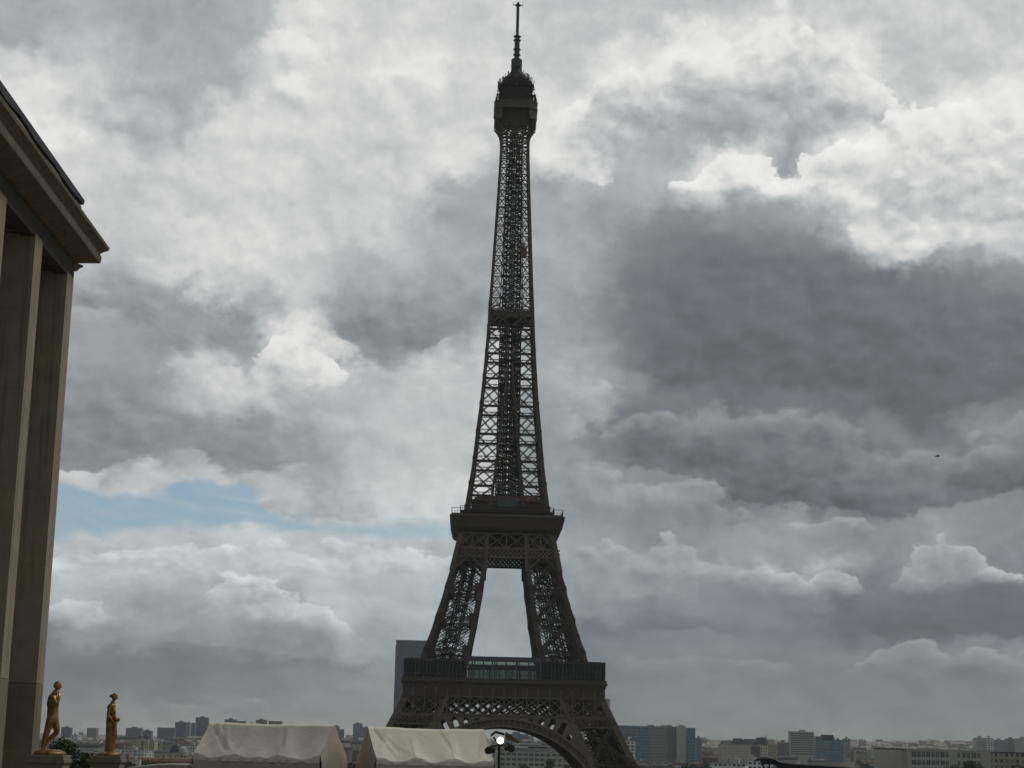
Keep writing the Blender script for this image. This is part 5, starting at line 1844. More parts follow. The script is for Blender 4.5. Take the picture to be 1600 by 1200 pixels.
W_DGREY = mat("dark_grey_cladding", (0.11, 0.11, 0.115), 0.6)
W_STAIR = mat("pale_concrete", (0.46, 0.44, 0.395), 0.85, var=0.1, vscale=0.1)
W_GREYC = mat("mid_grey_cladding", (0.19, 0.185, 0.18), 0.6)
W_MULL = mat("bronze_mullion", (0.15, 0.165, 0.23), 0.5)
W_BLUE = mat("dark_blue_box_cladding", (0.025, 0.03, 0.075), 0.4)
W_MONT = wall_mat("dark_bronze_curtain_wall", (0.055, 0.068, 0.125), floor=3.6, bay=3.2, fw_=0.55, fh=0.98, win=(0.022, 0.03, 0.065), glassy=True, tone=0.02, dirt=0.1)
R_ZINC = mat("grey_zinc_roofing", (0.075, 0.08, 0.098), 0.5, var=0.3, vscale=0.1)
R_SLATE = mat("dark_slate_roofing", (0.055, 0.055, 0.062), 0.6, var=0.3, vscale=0.1)
R_TILE = mat("brown_tile_roofing", (0.105, 0.06, 0.042), 0.8, var=0.3, vscale=0.15)
R_FLAT = mat("pale_flat_roofing", (0.33, 0.32, 0.31), 0.9, var=0.3, vscale=0.08)
CHIM = mat("chimney_render", (0.34, 0.25, 0.18), 0.9, var=0.2, vscale=0.5)

# ------------------------------------------------------------------ generic city blocks
def copy_tree(o, parent=None):
    c = o.copy()
    COL.objects.link(c)
    if parent is not None:
        c.parent = parent
        c.matrix_parent_inverse = o.matrix_parent_inverse.copy()
    for ch in list(o.children):
        copy_tree(ch, c)
    return c


def mansard(name, w, d, h, wall, roofm, rh, nchim, seed):
    rr = random.Random(seed)
    t = thing(name, "x", "building")
    b = MB()
    b.box(-w / 2, w / 2, 0, d, -6, h)
    b.box(-w / 2 - 0.35, w / 2 + 0.35, -0.35, d + 0.35, h, h + 0.45)
    b.box(-w / 2 - 0.25, w / 2 + 0.25, -0.3, -0.01, h - 3.4, h - 3.15)
    wo_ = b.build("wall", wall, t)
    r_ = MB()
    i1 = min(2.0, rh * 0.45)
    r_.rings([[(-w / 2, 0, h + .45), (w / 2, 0, h + .45), (w / 2, d, h + .45), (-w / 2, d, h + .45)],
              [(-w / 2 + .1, i1, h + rh * .75), (w / 2 - .1, i1, h + rh * .75), (w / 2 - .1, d - i1, h + rh * .75), (-w / 2 + .1, d - i1, h + rh * .75)],
              [(-w / 2 + .1, d * .45, h + rh), (w / 2 - .1, d * .45, h + rh), (w / 2 - .1, d * .55, h + rh), (-w / 2 + .1, d * .55, h + rh)]])
    # dormers standing on the slope
    n = int(w / 3.2)
    for k in range(n):
        x = -w / 2 + (k + 0.5) * w / n
        r_.box(x - 0.7, x + 0.7, 0.25, i1 + 0.6, h + 0.5, h + 0.45 + 1.9)
    ro = r_.build("roof", roofm, t)
    cm = MB()
    cm.box(-0.45, 0.45, 0, min(d * 0.5, 5), -2.5, 1.6)
    for k in range(5):
        y = 0.4 + k * min(d * .5, 5) / 5.2
        cm.lathe([(0.16, 1.6), (0.14, 2.3)], 6, (0, y, 0))
    first = None
    for k in range(nchim):
        x = -w / 2 + 0.6 + (w - 1.2) * (k / max(1, nchim - 1) if nchim > 1 else rr.random())
        if first is None:
            c = cm.build("chimney", CHIM, ro); first = c
        else:
            c = first.copy(); COL.objects.link(c); c.parent = ro
        c.location = (x, d * rr.uniform(0.15, 0.4), h + rh)
    return t


def flatblock(name, w, d, h, wall, roofm, seed):
    rr = random.Random(seed)
    t = thing(name, "x", "building")
    b = MB(); b.box(-w / 2, w / 2, 0, d, -6, h); b.build("wall", wall, t)
    r_ = MB(); r_.box(-w / 2 - .15, w / 2 + .15, -.15, d + .15, h, h + 0.7)
    ro = r_.build("roof", roofm, t)
    x = rr.uniform(-w * .3, w * .3)
    p_ = MB(); p_.box(x - w * .12, x + w * .12, d * .3, d * .6, h + .7, h + 3.2); p_.box(x - w * .05, x + w * .02, d * .35, d * .5, h + 3.2, h + 4.6); p_.build("roof_housing", W_STAIR, ro)
    return t


NOWHERE = []
TEMPL = {
    "pale": [mansard("apartment_block", 24, 13, 18, W_PALE, R_ZINC, 5.0, 3, 1), mansard("apartment_block", 32, 14, 19, W_PALE, R_SLATE, 5.5, 4, 2), mansard("apartment_block", 17, 12, 20, W_GREY, R_ZINC, 4.6, 2, 3)],
    "brown": [mansard("brick_block", 22, 12, 15, W_BRICK, R_TILE, 5.0, 3, 4), mansard("brick_block", 30, 13, 16, W_GREY, R_TILE, 6.0, 3, 5)],
    "modern": [flatblock("modern_block", 26, 15, 22, W_WHITE, R_FLAT, 6), flatblock("modern_block", 36, 16, 20, W_BAND, R_FLAT, 7), flatblock("modern_block", 18, 15, 26, W_WHITE, R_FLAT, 8)],
}
USED = set()
LBL = {
    "pale": ("pale stone block with grey mansard roof", "apartment block"),
    "brown": ("low block with brown tiled roof", "house"),
    "modern": ("pale flat roofed block", "block"),
}
ZONE = [("left", "left of the tower"), ("right", "right of the tower")]
DIST = {0: "nearest city rows", 1: "middle city rows", 2: "farthest clear city rows"}


def put_block(kind, x, y, sx, sz, rz, dist, rr):
    tp = rr.choice(TEMPL[kind])
    o = tp if tp not in USED else copy_tree(tp)
    USED.add(tp)
    o.location = (x, y, gz(x, y))
    o.rotation_euler = (0, 0, rz)
    o.scale = (sx, 1.0, sz)
    xt = TX * y / TD
    z = 0 if x < xt else 1
    lb, cat = LBL[kind]
    tag(o, f"{lb}, {ZONE[z][1]}, {DIST[dist]}", cat, f"{lb}s {ZONE[z][1]} in the {DIST[dist]}")
    return o


KEEP_OUT = []   # (y0, y1, x0, x1) of the named buildings in front, so generic ones do not stand in them


def free(x, y, half):
    return not any(y0 <= y <= y1 and x0 - half < x < x1 + half for y0, y1, x0, x1 in KEEP_OUT)


def named(px0, px1, ptop, Y, depth=20.0):
    """Ground-plan span and height for a building seen between two pixel columns up to a pixel row."""
    a, b = at(px0, ptop, Y), at(px1, ptop, Y)
    x0, x1 = a.x, b.x
    g_ = gz((x0 + x1) / 2, Y)
    KEEP_OUT.append((Y - 60, Y + depth + 15, x0, x1))
    return x0, x1, g_, (a.z + b.z) / 2 - g_


def slab(nm, label, cat, px0, px1, ptop, Y, wall, depth=18.0, roofm=None, group=None, housing=True):
    x0, x1, g_, h = named(px0, px1, ptop, Y, depth)
    t = thing(nm, label, cat, ((x0 + x1) / 2, Y, g_), 0, group)
    w = x1 - x0
    b = MB(); b.box(-w / 2, w / 2, 0, depth, -5, h); b.build("wall", wall, t)
    r_ = MB(); r_.box(-w / 2 + .1, w / 2 - .1, .1, depth - .1, h, h + 0.8); ro = r_.build("roof", roofm or R_FLAT, t)
    if housing:
        p_ = MB(); p_.box(-w * .18, w * .14, depth * .3, depth * .6, h + .8, h + 3.6); p_.build("roof_housing", wall, ro)
    return t, w, h


# --- the tall dark office tower behind the left side of the iron tower
x0, x1, g_, h = named(618.5, 672, 1000.5, 3300, 40)
mt_ = thing("office_tower", "dark bluish office tower rising behind the left shoulder of the iron tower", "skyscraper", ((x0 + x1) / 2, 3300, g_))
w = x1 - x0
b = MB()
n = 16
def curved(z0, z1, sh=0.0):
    rings = []
    for z in (z0, z1):
        rg = []
        for i in range(n + 1):
            u = -1 + 2 * i / n
            rg.append((u * (w / 2 - sh), -3.0 * (1 - u * u) + sh, z))
        for i in range(n + 1):
            u = 1 - 2 * i / n
            rg.append((u * (w / 2 - sh), 32 + 3.0 * (1 - u * u) - sh, z))
        rings.append(rg)
    return rings
b.rings(curved(-5, h - 9)); wl_ = b.build("curtain_wall", W_MONT, mt_)
b = MB(); b.rings(curved(h - 9, h - 3, 0.8)); b.build("plant_floor", W_DGREY, mt_)
b = MB(); b.rings(curved(h - 3, h, 0.0)); b.build("roof_rim", W_MONT, mt_)
for i in range(15):
    u = -1 + 2 * (i + 0.5) / 15
    rb = MB(); rb.box(u * w / 2 - 0.35, u * w / 2 + 0.35, -3.0 * (1 - u * u) - 0.55, -3.0 * (1 - u * u) + 0.2, -4, h - 0.5); rb.build("mullion", W_MULL, wl_)

# --- glass and stone complex to the right of the tower
x0, x1, g_, h = named(963, 1087.5, 1135.5, 2100, 40)
cx = (x0 + x1) / 2
gc = thing("office_complex", "long office complex of teal glass, taupe panels and one pale stair tower", "office building", (cx, 2100, g_))
def wing(nm, pa, pb, pt, wall, y0, y1):
    a, b_ = at(pa, pt, 2100), at(pb, pt, 2100)
    k = MB(); k.box(a.x - cx, b_.x - cx, y0, y1, -5, (a.z + b_.z) / 2 - g_)
    return k.build(nm, wall, gc), a.x - cx, b_.x - cx, (a.z + b_.z) / 2 - g_
wing("glass_wing", 950, 1014, 1134.0, W_TEAL, 0, 25)
wing("panel_wing", 1014.1, 1043, 1134.8, W_PANEL, 1.0, 25)
wing("grey_wing", 1043.1, 1056.8, 1135.5, W_GREYC, 3.0, 25)
wing("stair_tower", 1057, 1071, 1134.5, W_STAIR, -3, 12)
wing("glass_wing", 1071.1, 1086.5, 1137.2, W_TEAL, 0, 22)
for pa, pb, zz in ((966, 984, 1.2), (1013, 1023, 1.8), (1034, 1040, 1.4), (1042, 1051, 1.6), (1062, 1068, 1.6)):
    a, b_ = at(pa, 1134.8, 2100), at(pb, 1134.8, 2100)
    k = MB(); k.box(a.x - cx, b_.x - cx, 5, 12, a.z - g_ - 1.5, a.z - g_ + zz); k.build("roof_housing", R_FLAT, gc)
slab("white_block", "small white office block in front of the teal glass wing", "office block", 977, 993, 1158, 1500, W_WHITE, 14)
slab("teal_block", "narrow grey teal block at the right end of the office complex", "office block", 1088, 1097, 1154, 2300, W_TEAL, 14)

# --- white slab tower with dark window bands
x0, x1, g_, h = named(1234.5, 1272, 1143, 2400, 16)
wt = thing("slab_block", "white slab block with nine dark window bands and a roof box", "apartment building", ((x0 + x1) / 2, 2400, g_))
w = x1 - x0
b = MB(); b.box(-w / 2, w / 2, 0, 14, -5, h); wtw = b.build("wall", W_STAIR, wt)
for k in range(10):
    z = h - 3.0 - k * 2.95
    q = MB(); q.box(-w / 2 + 0.8, w / 2 - 0.8, -0.06, 0.3, z - 0.7, z + 0.75); q.build("window_band", W_DGREY, wtw)
q = MB(); q.box(-2.5, 5, 4, 9, h, h + 2.4); q.build("roof_box", W_STAIR, wt)

# --- teal offices with a dark blue box on top
x0, x1, g_, h = named(1274.5, 1303, 1150.5, 2250, 22)
tb = thing("teal_offices", "stepped teal office building with a dark blue box on its roof", "office building", ((x0 + x1) / 2, 2250, g_))
w = x1 - x0
b = MB(); b.box(-w / 2, w / 2, 0, 18, -5, h); b.build("wall", W_TEAL, tb)
a, c = at(1284.5, 1148, 2250), at(1302, 1156.5, 2250)
b = MB(); b.box(a.x - (x0 + x1) / 2, c.x - (x0 + x1) / 2, -0.4, 10, c.z - g_, a.z - g_); b.build("roof_box", W_BLUE, tb)
a, c = at(1303.2, 1156, 2250), at(1318, 1156, 2250)
b = MB(); b.box(a.x - (x0 + x1) / 2, c.x - (x0 + x1) / 2, 1, 18, -5, a.z - g_); b.build("lower_wing", W_TEAL, tb)
a, c = at(1309, 1153.5, 2250), at(1313, 1153.5, 2250)
b = MB(); b.box(a.x - (x0 + x1) / 2, c.x - (x0 + x1) / 2, 6, 10, at(1309, 1156, 2250).z - g_, a.z - g_); b.build("roof_housing", W_TEAL, tb)
slab("pale_block", "pale grey block with rooftop masts beside the teal offices", "block", 1319, 1329, 1155, 2700, W_FARP, 14)

# --- long slate roofed building
x0, x1, g_, h = named(1128, 1200, 1163, 2000, 20)
t = thing("long_building", "long pale building under irregular grey slate roofs, topped by a flag mast", "building", ((x0 + x1) / 2, 2000, g_))
w = x1 - x0
b = MB(); b.box(-w / 2, w / 2, 0, 16, -5, h); b.build("wall", W_PALE, t)
for pa, pb, pt in ((1128, 1146, 1157), (1146, 1163, 1153.5), (1163, 1182, 1154.5), (1182, 1199.5, 1152.5)):
    a, c = at(pa, pt, 2000), at(pb, pt, 2000)
    xa, xb_ = a.x - (x0 + x1) / 2, c.x - (x0 + x1) / 2
    r_ = MB(); r_.rings([[(xa, 0, h), (xb_, 0, h), (xb_, 16, h), (xa, 16, h)], [(xa + 1.2, 4, a.z - g_), (xb_ - 1.2, 4, a.z - g_), (xb_ - 1.2, 12, a.z - g_), (xa + 1.2, 12, a.z - g_)]]); r_.build("roof", R_SLATE, t)
a = at(1198.3, 1149.5, 2000)
r_ = MB(); r_.lathe([(0.8, h + 2), (0.5, a.z - g_ - 2), (0.1, a.z - g_ + 1)], 8, (a.x - (x0 + x1) / 2, 6, 0)); r_.build("flag_mast", R_SLATE, t)
slab("dark_block", "dark brown block in front of the long slate roofed building", "block", 1176, 1188, 1166.5, 1700, W_DGREY, 12)
slab("pale_block", "pale yellowish block left of the white slab block", "block", 1203, 1216, 1164, 1900, W_PALE, 12)
slab("grey_block", "grey block with vertical windows just left of the white slab block", "block", 1217, 1233, 1161, 2300, W_FARP, 12)

# --- far right
slab("tall_pale_block", "tall pale grey block, blank side wall, far right behind the long office", "apartment building", 1526, 1541, 1154, 2300, W_STAIR, 16)
slab("white_balcony_block", "white block with dark balcony rows beside the tall pale block", "apartment building", 1541.3, 1552.5, 1154.5, 2290, W_WHITE, 14)
slab("hazy_block", "hazy grey block on the rise at the right edge of the photo", "block", 1553, 1572, 1157, 3100, W_FARP, 16)
slab("hazy_block", "hazy grey block with a stepped roof near the right edge", "block", 1574, 1588, 1155, 3000, W_FARP, 16)
slab("pale_block", "pale block cut by the right edge of the photo", "block", 1590, 1612, 1155, 2500, W_STAIR, 16)

# long office building with big window bays, right
x0, x1, g_, h = named(1418, 1548, 1173.0, 900, 20)
lo = thing("long_office", "long low grey stone office with two rows of big dark window bays", "office building", ((x0 + x1) / 2, 900, g_))
w = x1 - x0
b = MB(); b.box(-w / 2, w / 2, 0, 15, -4, h); low_ = b.build("wall", W_STAIR, lo)
b = MB(); b.box(-w / 2 - .3, w / 2 + .3, -.35, 15.3, h, h + 0.5); b.build("cornice", W_STAIR, lo)
def lox(px): return at(px, 1178, 900).x - (x0 + x1) / 2
for (pa, pb) in ((1424.5, 1431.5), (1433, 1438.5), (1441, 1445), (1447.5, 1453), (1456, 1460.5), (1462.5, 1467), (1469.5, 1476), (1478, 1482), (1496, 1500), (1504, 1508.5), (1511.5, 1515.5), (1518, 1525), (1527.5, 1531.5)):
    for z0_, z1_ in ((h - 3.4, h - 0.7), (h - 7.2, h - 4.9), (h - 11.0, h - 8.7)):
        q = MB(); q.box(lox(pa), lox(pb), -0.05, 0.3, z0_, z1_)
        wn = q.build("window", W_DGREY, low_)
        xm = (lox(pa) + lox(pb)) / 2
        f_ = MB(); f_.box(xm - 0.08, xm + 0.08, -0.12, -0.051, z0_, z1_); f_.build("mullion", W_STAIR, wn)
slab("blank_office", "blank grey walled block adjoining the long office on its left", "office building", 1376, 1417.5, 1171.5, 905, W_STAIR, 16, R_TILE, housing=False)
slab("low_grey_building", "long low grey building to the right of the big window bays", "building", 1549, 1605, 1177.5, 930, W_GREY, 14, R_ZINC, housing=False)

# --- under the arch
x0, x1, g_, h = named(781, 915, 1173.0, 1250, 18)
un = thing("window_office", "long pale office seen through the arch with rows of paired dark windows", "office building", ((x0 + x1) / 2, 1250, g_), -0.10)
w = x1 - x0
b = MB(); b.box(-w / 2, w / 2, 0, 13, -4, h); unw = b.build("wall", W_STAIR, un)
b = MB(); b.box(-w / 2 - .4, w / 2 + .4, -.6, 13.5, h, h + 0.9); b.build("roof_slab", R_FLAT, un)
b = MB(); b.box(-w * .18, w * .22, 2, 9, h + .9, h + 3.2); b.build("roof_storey", W_BAND, un)
nb = 15
for i in range(nb):
    xc = -w / 2 + (i + 0.5) * w / nb
    for r_i in range(4):
        z = h - 2.9 - r_i * 3.4
        q = MB(); q.box(xc - 1.35, xc + 1.35, -0.05, 0.3, z - 0.85, z + 0.85); q.build("window", W_DGREY, unw)
slab("glass_slab", "bluish grey glass slab seen through the arch behind the windowed office", "office building", 789, 826, 1147.5, 2600, W_TEAL, 14)
slab("pale_slab", "thin pale slab just right of the bluish glass slab under the arch", "office building", 826.5, 834, 1151, 2610, W_STAIR, 14)
slab("low_pale_block", "low pale block with vertical bays seen through the arch, right of the lamp", "block", 803, 845, 1161.5, 1700, W_BAND, 14)

# --- far towers on the left skyline
FAR_L = [(96, 110, 1137, "far hazy block with a stepped top, right of the first statue", W_FAR), (136, 151, 1138, "far hazy block standing alone between the two statues", W_FARP),
         (197, 221, 1138, "broad hazy block with dark lower storeys just right of the second statue", W_FAR), (222, 236, 1142, "lower hazy block adjoining the broad one right of the second statue", W_FAR),
         (246, 273, 1137.5, "hazy dark block with a sloping top left of the twin slabs", W_FAR), (274, 291, 1128.8, "hazy grey slab, left one of the adjoining pair", W_FAR),
         (292, 297, 1129.5, "slim pale strip of a tower wedged between two hazy slabs", W_FARP), (297.5, 305, 1130, "narrow hazy slab touching the tallest far tower", W_FAR),
         (306, 325, 1121.5, "tallest far dark tower left of the first tent", W_FAR), (351, 369, 1124.5, "far hazy tower above the left part of the first tent ridge", W_FAR), (369.5, 383, 1127, "lower hazy tower joined to the one above the first tent", W_FAR),
         (386, 399, 1131.5, "small hazy roof just showing over the first tent ridge", W_FARP), (400, 416, 1125.3, "far square tower above the middle of the first tent ridge", W_FAR), (420, 440, 1127.2, "far broad tower above the first tent, right of the square one", W_FAR),
         (441, 452, 1134, "low hazy block at the right foot of the broad far tower", W_FARP), (521, 530, 1135.3, "hazy tower just behind the right end of the first tent", W_FAR), (530.5, 537, 1140, "lower hazy tower in the gap between the tents", W_FAR),
         (552, 566, 1131, "round topped hazy tower above the left end of the second tent", W_FAR), (566.5, 577, 1137, "low hazy wing beside the round topped tower", W_FAR)]
for k, (pa, pb, pt, lb, wm) in enumerate(FAR_L):
    slab("far_tower", lb, "tower block", pa, pb, pt, 4000 + 37 * k, wm, 24, R_ZINC, housing=(k % 3 != 1))
slab("hazy_office", "faint pale office slab peeping out right of the first platform's leg", "office building", 944, 953, 1093, 4300, W_FARP, 20)

# --- church with twin domed towers, left
a = at(218, 1158, 2300)
g_ = gz(a.x, 2300)
ch = thing("twin_domed_church", "pale church with twin domed towers right of the second statue", "church", (a.x, 2300, g_))
KEEP_OUT.append((2240, 2340, a.x - 18, a.x + 28))
zt = at(218, 1147, 2300).z - g_
xo = at(229, 1148, 2300).x - a.x
b = MB(); b.box(-10, xo + 10, 4, 30, -5, zt - 9); b.build("nave", W_PALE, ch)
for k, xx in enumerate((0, xo)):
    b = MB(); b.box(xx - 3.4, xx + 3.4, -2, 4, -5, zt - 5.5); tw = b.build("bell_tower", W_PALE, ch)
    b = MB(); b.lathe([(3.6, zt - 5.5), (3.5, zt - 4), (2.8, zt - 2), (1.4, zt - .6), (0.5, zt), (0.3, zt + 1.6)], 12, (xx, 1, 0)); b.build("dome", R_SLATE, tw)

# --- corner turrets with domes, left of the first tent
for px, pt, lb, mm in ((276, 1161, "blue grey domed corner turret over a dark roofed block", R_ZINC), (285, 1165.5, "pale domed corner turret left of the first tent", R_FLAT)):
    a = at(px, pt, 1150)
    g_ = gz(a.x, 1150)
    h = a.z - g_
    t = thing("domed_turret", lb, "building", (a.x, 1150, g_))
    b = MB(); b.lathe([(4.2, -4), (4.2, h - 6.5), (4.6, h - 6.3), (4.6, h - 5.8)], 12); b.build("wall", W_PALE, t)
    b = MB(); b.lathe([(4.2, h - 5.8), (4.0, h - 4.0), (3.1, h - 1.8), (1.6, h - 0.5), (0.4, h), (0.3, h + 1.5)], 12); b.build("dome", mm, t)

# --- rows of ordinary blocks
rr = random.Random(77)
ROWS = [(800, 0, 0.92), (1010, 0, 0.98), (1280, 0, 1.0), (1620, 1, 1.0), (2050, 1, 1.0), (2650, 2, 1.05), (3250, 2, 1.1)]
for Y, dist, hs in ROWS:
    x = math.tan(R(-14.6)) * Y
    xr = math.tan(R(18.4)) * Y
    while x < xr:
        kind = rr.choices(["pale", "brown", "modern"], [0.55, 0.25, 0.20])[0]
        sx = rr.uniform(0.6, 1.35)
        wd = 26 * sx
        y = Y + rr.uniform(-45, 45)
        if free(x + wd / 2, y, wd * 0.55) and rr.random() < (0.93 if dist else 0.86):
            put_block(kind, x + wd / 2, y, sx, hs * rr.uniform(0.80, 1.16), rr.uniform(-0.5, 0.5), dist, rr)
        x += wd * rr.uniform(0.95, 1.35)

# --- the far mass of the city, one object
fm = MB()
for i in range(5200):
    y = 3600 + 3600 * rr.random() ** 1.2
    x = math.tan(R(rr.uniform(-15, 18.6))) * y
    g_ = gz(x, y)
    w, d, h = rr.uniform(8, 34), rr.uniform(8, 22), rr.uniform(8, 21) * (1.6 if rr.random() < 0.05 else 1.0)
    fm.box(x - w / 2, x + w / 2, y, y + d, g_ - 5, g_ + h)
    if rr.random() < 0.6:
        fm.rings([[(x - w / 2, y, g_ + h + .01), (x + w / 2, y, g_ + h + .01), (x + w / 2, y + d, g_ + h + .01), (x - w / 2, y + d, g_ + h + .01)], [(x - w / 2 + 1, y + d * .4, g_ + h + 4), (x + w / 2 - 1, y + d * .4, g_ + h + 4), (x + w / 2 - 1, y + d * .6, g_ + h + 4), (x - w / 2 + 1, y + d * .6, g_ + h + 4)]])
tag(fm.build("distant_city", wall_mat("far_city_stone", (0.42, 0.39, 0.34), floor=3.2, bay=5.0, tone=0.0, dirt=0.8)), kind="stuff")

# ------------------------------------------------------------------ trees
BARK = mat("bark", (0.06, 0.045, 0.03), 0.95, var=0.3, vscale=2.0)
def leaf_mat(name, a, b):
    mt = bpy.data.materials.new(name)
    mt.use_nodes = True
    N = NT(mt.node_tree)
    p = mt.node_tree.nodes["Principled BSDF"]
    co = N.n.new("ShaderNodeTexCoord").outputs["Object"]
    N.put(p.inputs["Base Color"], N.mix(N.maprange(N.noise(co, 0.7, 4.0, 0.6), 0.35, 0.65), a, b))
    p.inputs["Roughness"].default_value = 0.7
    return mt
LEAF = [leaf_mat("dark_leaves", (0.022, 0.042, 0.014), (0.05, 0.085, 0.028)), leaf_mat("mid_leaves", (0.03, 0.055, 0.018), (0.07, 0.11, 0.035))]


def tree(label, px, ptop, Y, rad, leaf, seed, n=2600, group=None, conic=False):
    a = at(px, ptop, Y)
    g_ = gz(a.x, Y)
    H = a.z - g_
    t = thing("tree", label, "tree", (a.x, Y, g_), 0, group)
    rr = random.Random(seed)
    tk = MB()
    ch = min(H * 0.75, rad * 2.0)          # crown height
    tk.tube([(0, 0, -0.5), (0.05 * rad, 0, H - ch), (0.0, 0.05 * rad, H - ch * 0.35)], [rad * .10, rad * .075, rad * .03], 9)
    tk.build("trunk", BARK, t)
    lobes = []
    for k in range(9):
        g1 = rr.uniform(0, 6.28)
        q = rr.uniform(0.2, 0.66) * rad
        z = H - ch * rr.uniform(0.22, 0.85)
        if conic:
            q *= (H - z) / ch
        lobes.append((Vector((q * math.cos(g1), q * math.sin(g1), z)), rad * rr.uniform(0.34, 0.55)))
    lobes.append((Vector((0, 0, H - rad * .42)), rad * 0.42))
    tk2 = MB()
    for c, r_ in lobes[:6]:
        tk2 = MB(); tk2.tube([(0, 0, H - ch * 0.9), tuple(c * 0.6 + Vector((0, 0, H - ch * 0.9)) * 0.4), tuple(c)], [rad * .05, rad * .035, rad * .015], 6)
        tk2.build("limb", BARK, t)
    cr = MB()
    s_ = rad * 0.075
    for k in range(n):
        c, r_ = rr.choice(lobes)
        d = Vector((rr.gauss(0, 1), rr.gauss(0, 1), rr.gauss(0, 1))).normalized() * r_ * rr.uniform(0.55, 1.08)
        p = c + Vector((d.x, d.y, d.z * 0.85))
        u = Vector((rr.gauss(0, 1), rr.gauss(0, 1), rr.gauss(0, .6))).normalized()
        v = u.cross(Vector((rr.gauss(0, 1), rr.gauss(0, 1), rr.gauss(0, 1)))).normalized()
        s1, s2 = s_ * rr.uniform(.6, 1.3), s_ * rr.uniform(.5, 1.0)
        cr.add([p - u * s1, p - v * s2 * .6, p + u * s1, p + v * s2 * .6], [(0, 1, 2, 3)])
    cr.build("crown", leaf, t)
    return t


tree("dark leafy tree behind the first statue's pedestal", 98, 1150.5, 118, 1.75, LEAF[0], 1, 4200)
tree("rounder dark tree between the two pedestals, lower than its neighbour", 119, 1169, 128, 1.6, LEAF[0], 2, 3400)
tree("dark green tree right behind the second pedestal", 203, 1188.5, 190, 2.0, LEAF[0], 3)
tree("green tree halfway between the second pedestal and the first tent", 232, 1185.5, 260, 2.6, LEAF[1], 4)
tree("bushy green tree next to the first tent's left corner", 262, 1189, 240, 2.3, LEAF[0], 5)
tree("thin tree peeping over the canvas wall between the two tents", 548, 1189, 330, 2.4, LEAF[0], 6)
tree("slender dark conifer under the arch in front of the windowed office", 860, 1184, 1150, 5.5, LEAF[0], 7, 2200, None, True)
tree("dark round tree beside the conifer under the arch", 818, 1193, 1120, 7.0, LEAF[0], 8)
tree("small tree at the inner foot of the arch", 893, 1193, 1130, 6.5, LEAF[1], 9)
tree("broad green tree right of the tower's foot", 1077, 1190.5, 560, 6.0, LEAF[1], 10, 3200)
tree("second green tree right of the tower's foot, smaller and lower", 1103, 1194.5, 570, 5.0, LEAF[0], 11)
tree("low tree tucked against the tower's right leg", 1003, 1194, 600, 5.0, LEAF[0], 12)
tree("green tree in front of the long office, hiding its lower windows", 1514, 1186.5, 700, 6.0, LEAF[0], 13, 3200)
tree("lower green tree beside the one before the long office", 1491, 1192, 690, 5.0, LEAF[1], 14)
tree("dark tree near the right edge below the low grey building", 1588, 1192, 720, 5.5, LEAF[0], 15)
tree("dark tree right of the dark awning", 1352, 1191, 650, 5.0, LEAF[0], 16)

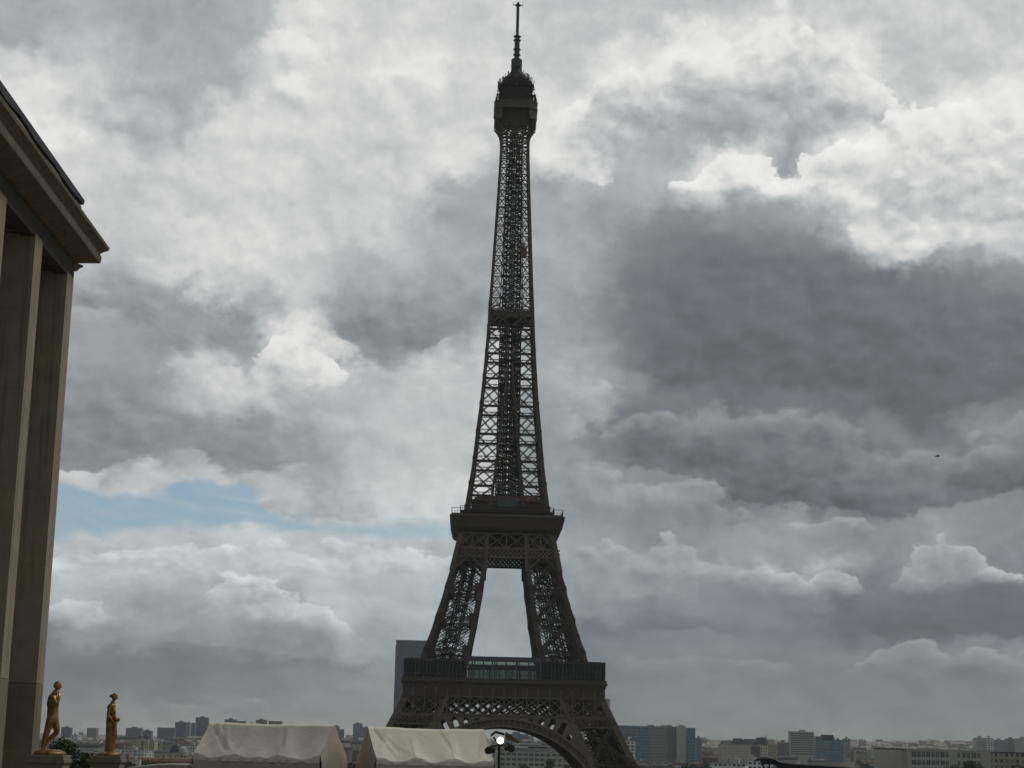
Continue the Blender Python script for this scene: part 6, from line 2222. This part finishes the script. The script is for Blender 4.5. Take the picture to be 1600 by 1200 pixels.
# ------------------------------------------------------------------ awnings poking above the lower edge
BLACKF = mat("black_awning_fabric", (0.018, 0.018, 0.024), 0.6)
WHITEF = mat("white_awning_fabric", (0.36, 0.35, 0.32), 0.8, var=0.25, vscale=1.0)
def awning(label, prof, Y, depth, fab, cat="awning"):
    pts = [at(px, py, Y) for px, py in prof]
    o = pts[0]
    t = thing("stall_awning", label, cat, (o.x, Y, 0))
    s_ = MB()
    rings = []
    for p in pts:
        x, z = p.x - o.x, p.z
        rings.append([(x, 0, z), (x, depth * .5, z + 0.05), (x, depth, z - 0.05), (x, depth, z - 0.09), (x, depth * .5, z + 0.01), (x, 0, z - 0.05)])
    s_.rings(rings)
    s_.build("canopy", fab, t, True)
    va = MB()
    va.rings([[(p.x - o.x, -0.012, p.z - 0.02), (p.x - o.x, 0.0, p.z - 0.02), (p.x - o.x, 0.0, p.z - 0.20), (p.x - o.x, -0.012, p.z - 0.20)] for p in pts])
    va.build("valance", fab, t)
    L = pts[-1].x - o.x
    for k, fx in enumerate((0.12, 0.9)):
        q = MB(); q.tube([(L * fx, depth * .5, 0), (L * fx, depth * .5, pts[min(len(pts) - 1, int(fx * len(pts)))].z - 0.05)], 0.03, 8); q.build("post", DARKM, t)
    q = MB(); q.tube([(0.08, depth * .3, pts[0].z - 0.05), (L * 0.14, depth * .5, pts[0].z - 0.75)], 0.025, 8); q.build("strut", DARKM, t)
    return t
awning("black stall awning with a pointed left tip at the lower edge, right of the tower", [(1189, 1187.5), (1194, 1185.5), (1203, 1184.8), (1211, 1186.5), (1217, 1190.8), (1240, 1194.6), (1262, 1196), (1286, 1197), (1320, 1199), (1350, 1201.5)], 62, 1.6, BLACKF)
awning("white stall awning at the lower edge between second pedestal and first tent", [(195, 1200.5), (212, 1198.7), (228, 1196.8), (246, 1195.2), (264, 1194.6), (292, 1194.9)], 84, 1.8, WHITEF)

# --- a bird
a = at(1465, 713, 180)
bd_ = thing("bird", "tiny dark bird gliding in front of the grey clouds", "bird", tuple(a))
b = MB()
b.tube([(-.28, 0, 0), (-.12, 0, .02), (.08, 0, .02), (.22, 0, .05), (.28, 0, .04)], [.03, .07, .075, .045, .012], 8)
b.rings([[(-.06, -.48, .09), (-.03, -.48, .095), (.0, -.48, .09)], [(-.10, -.22, .10), (0, -.22, .125), (.08, -.22, .10)], [(-.10, 0, .02), (0, 0, .08), (.10, 0, .02)], [(-.10, .22, .10), (0, .22, .125), (.08, .22, .10)], [(-.06, .48, .09), (-.03, .48, .095), (.0, .48, .09)]])
b.build("body", mat("dark_feathers", (0.03, 0.03, 0.03), 0.8), bd_, True)

# ------------------------------------------------------------------ air
HZ = bpy.data.materials.new("haze_air")
HZ.use_nodes = True
N = NT(HZ.node_tree)
N.n.clear()
vo = N.n.new("ShaderNodeVolumePrincipled")
vo.inputs["Color"].default_value = (0.90, 0.95, 0.95, 1)
vo.inputs["Density"].default_value = 0.6e-4
vo.inputs["Anisotropy"].default_value = 0.2
ou = N.n.new("ShaderNodeOutputMaterial")
N.l.new(vo.outputs[0], ou.inputs["Volume"])
hb = MB()
hb.box(-4400, 4400, -120, 9100, -46, 330)
hz_ob = hb.build("haze", HZ)
hz_ob["kind"] = "stuff"
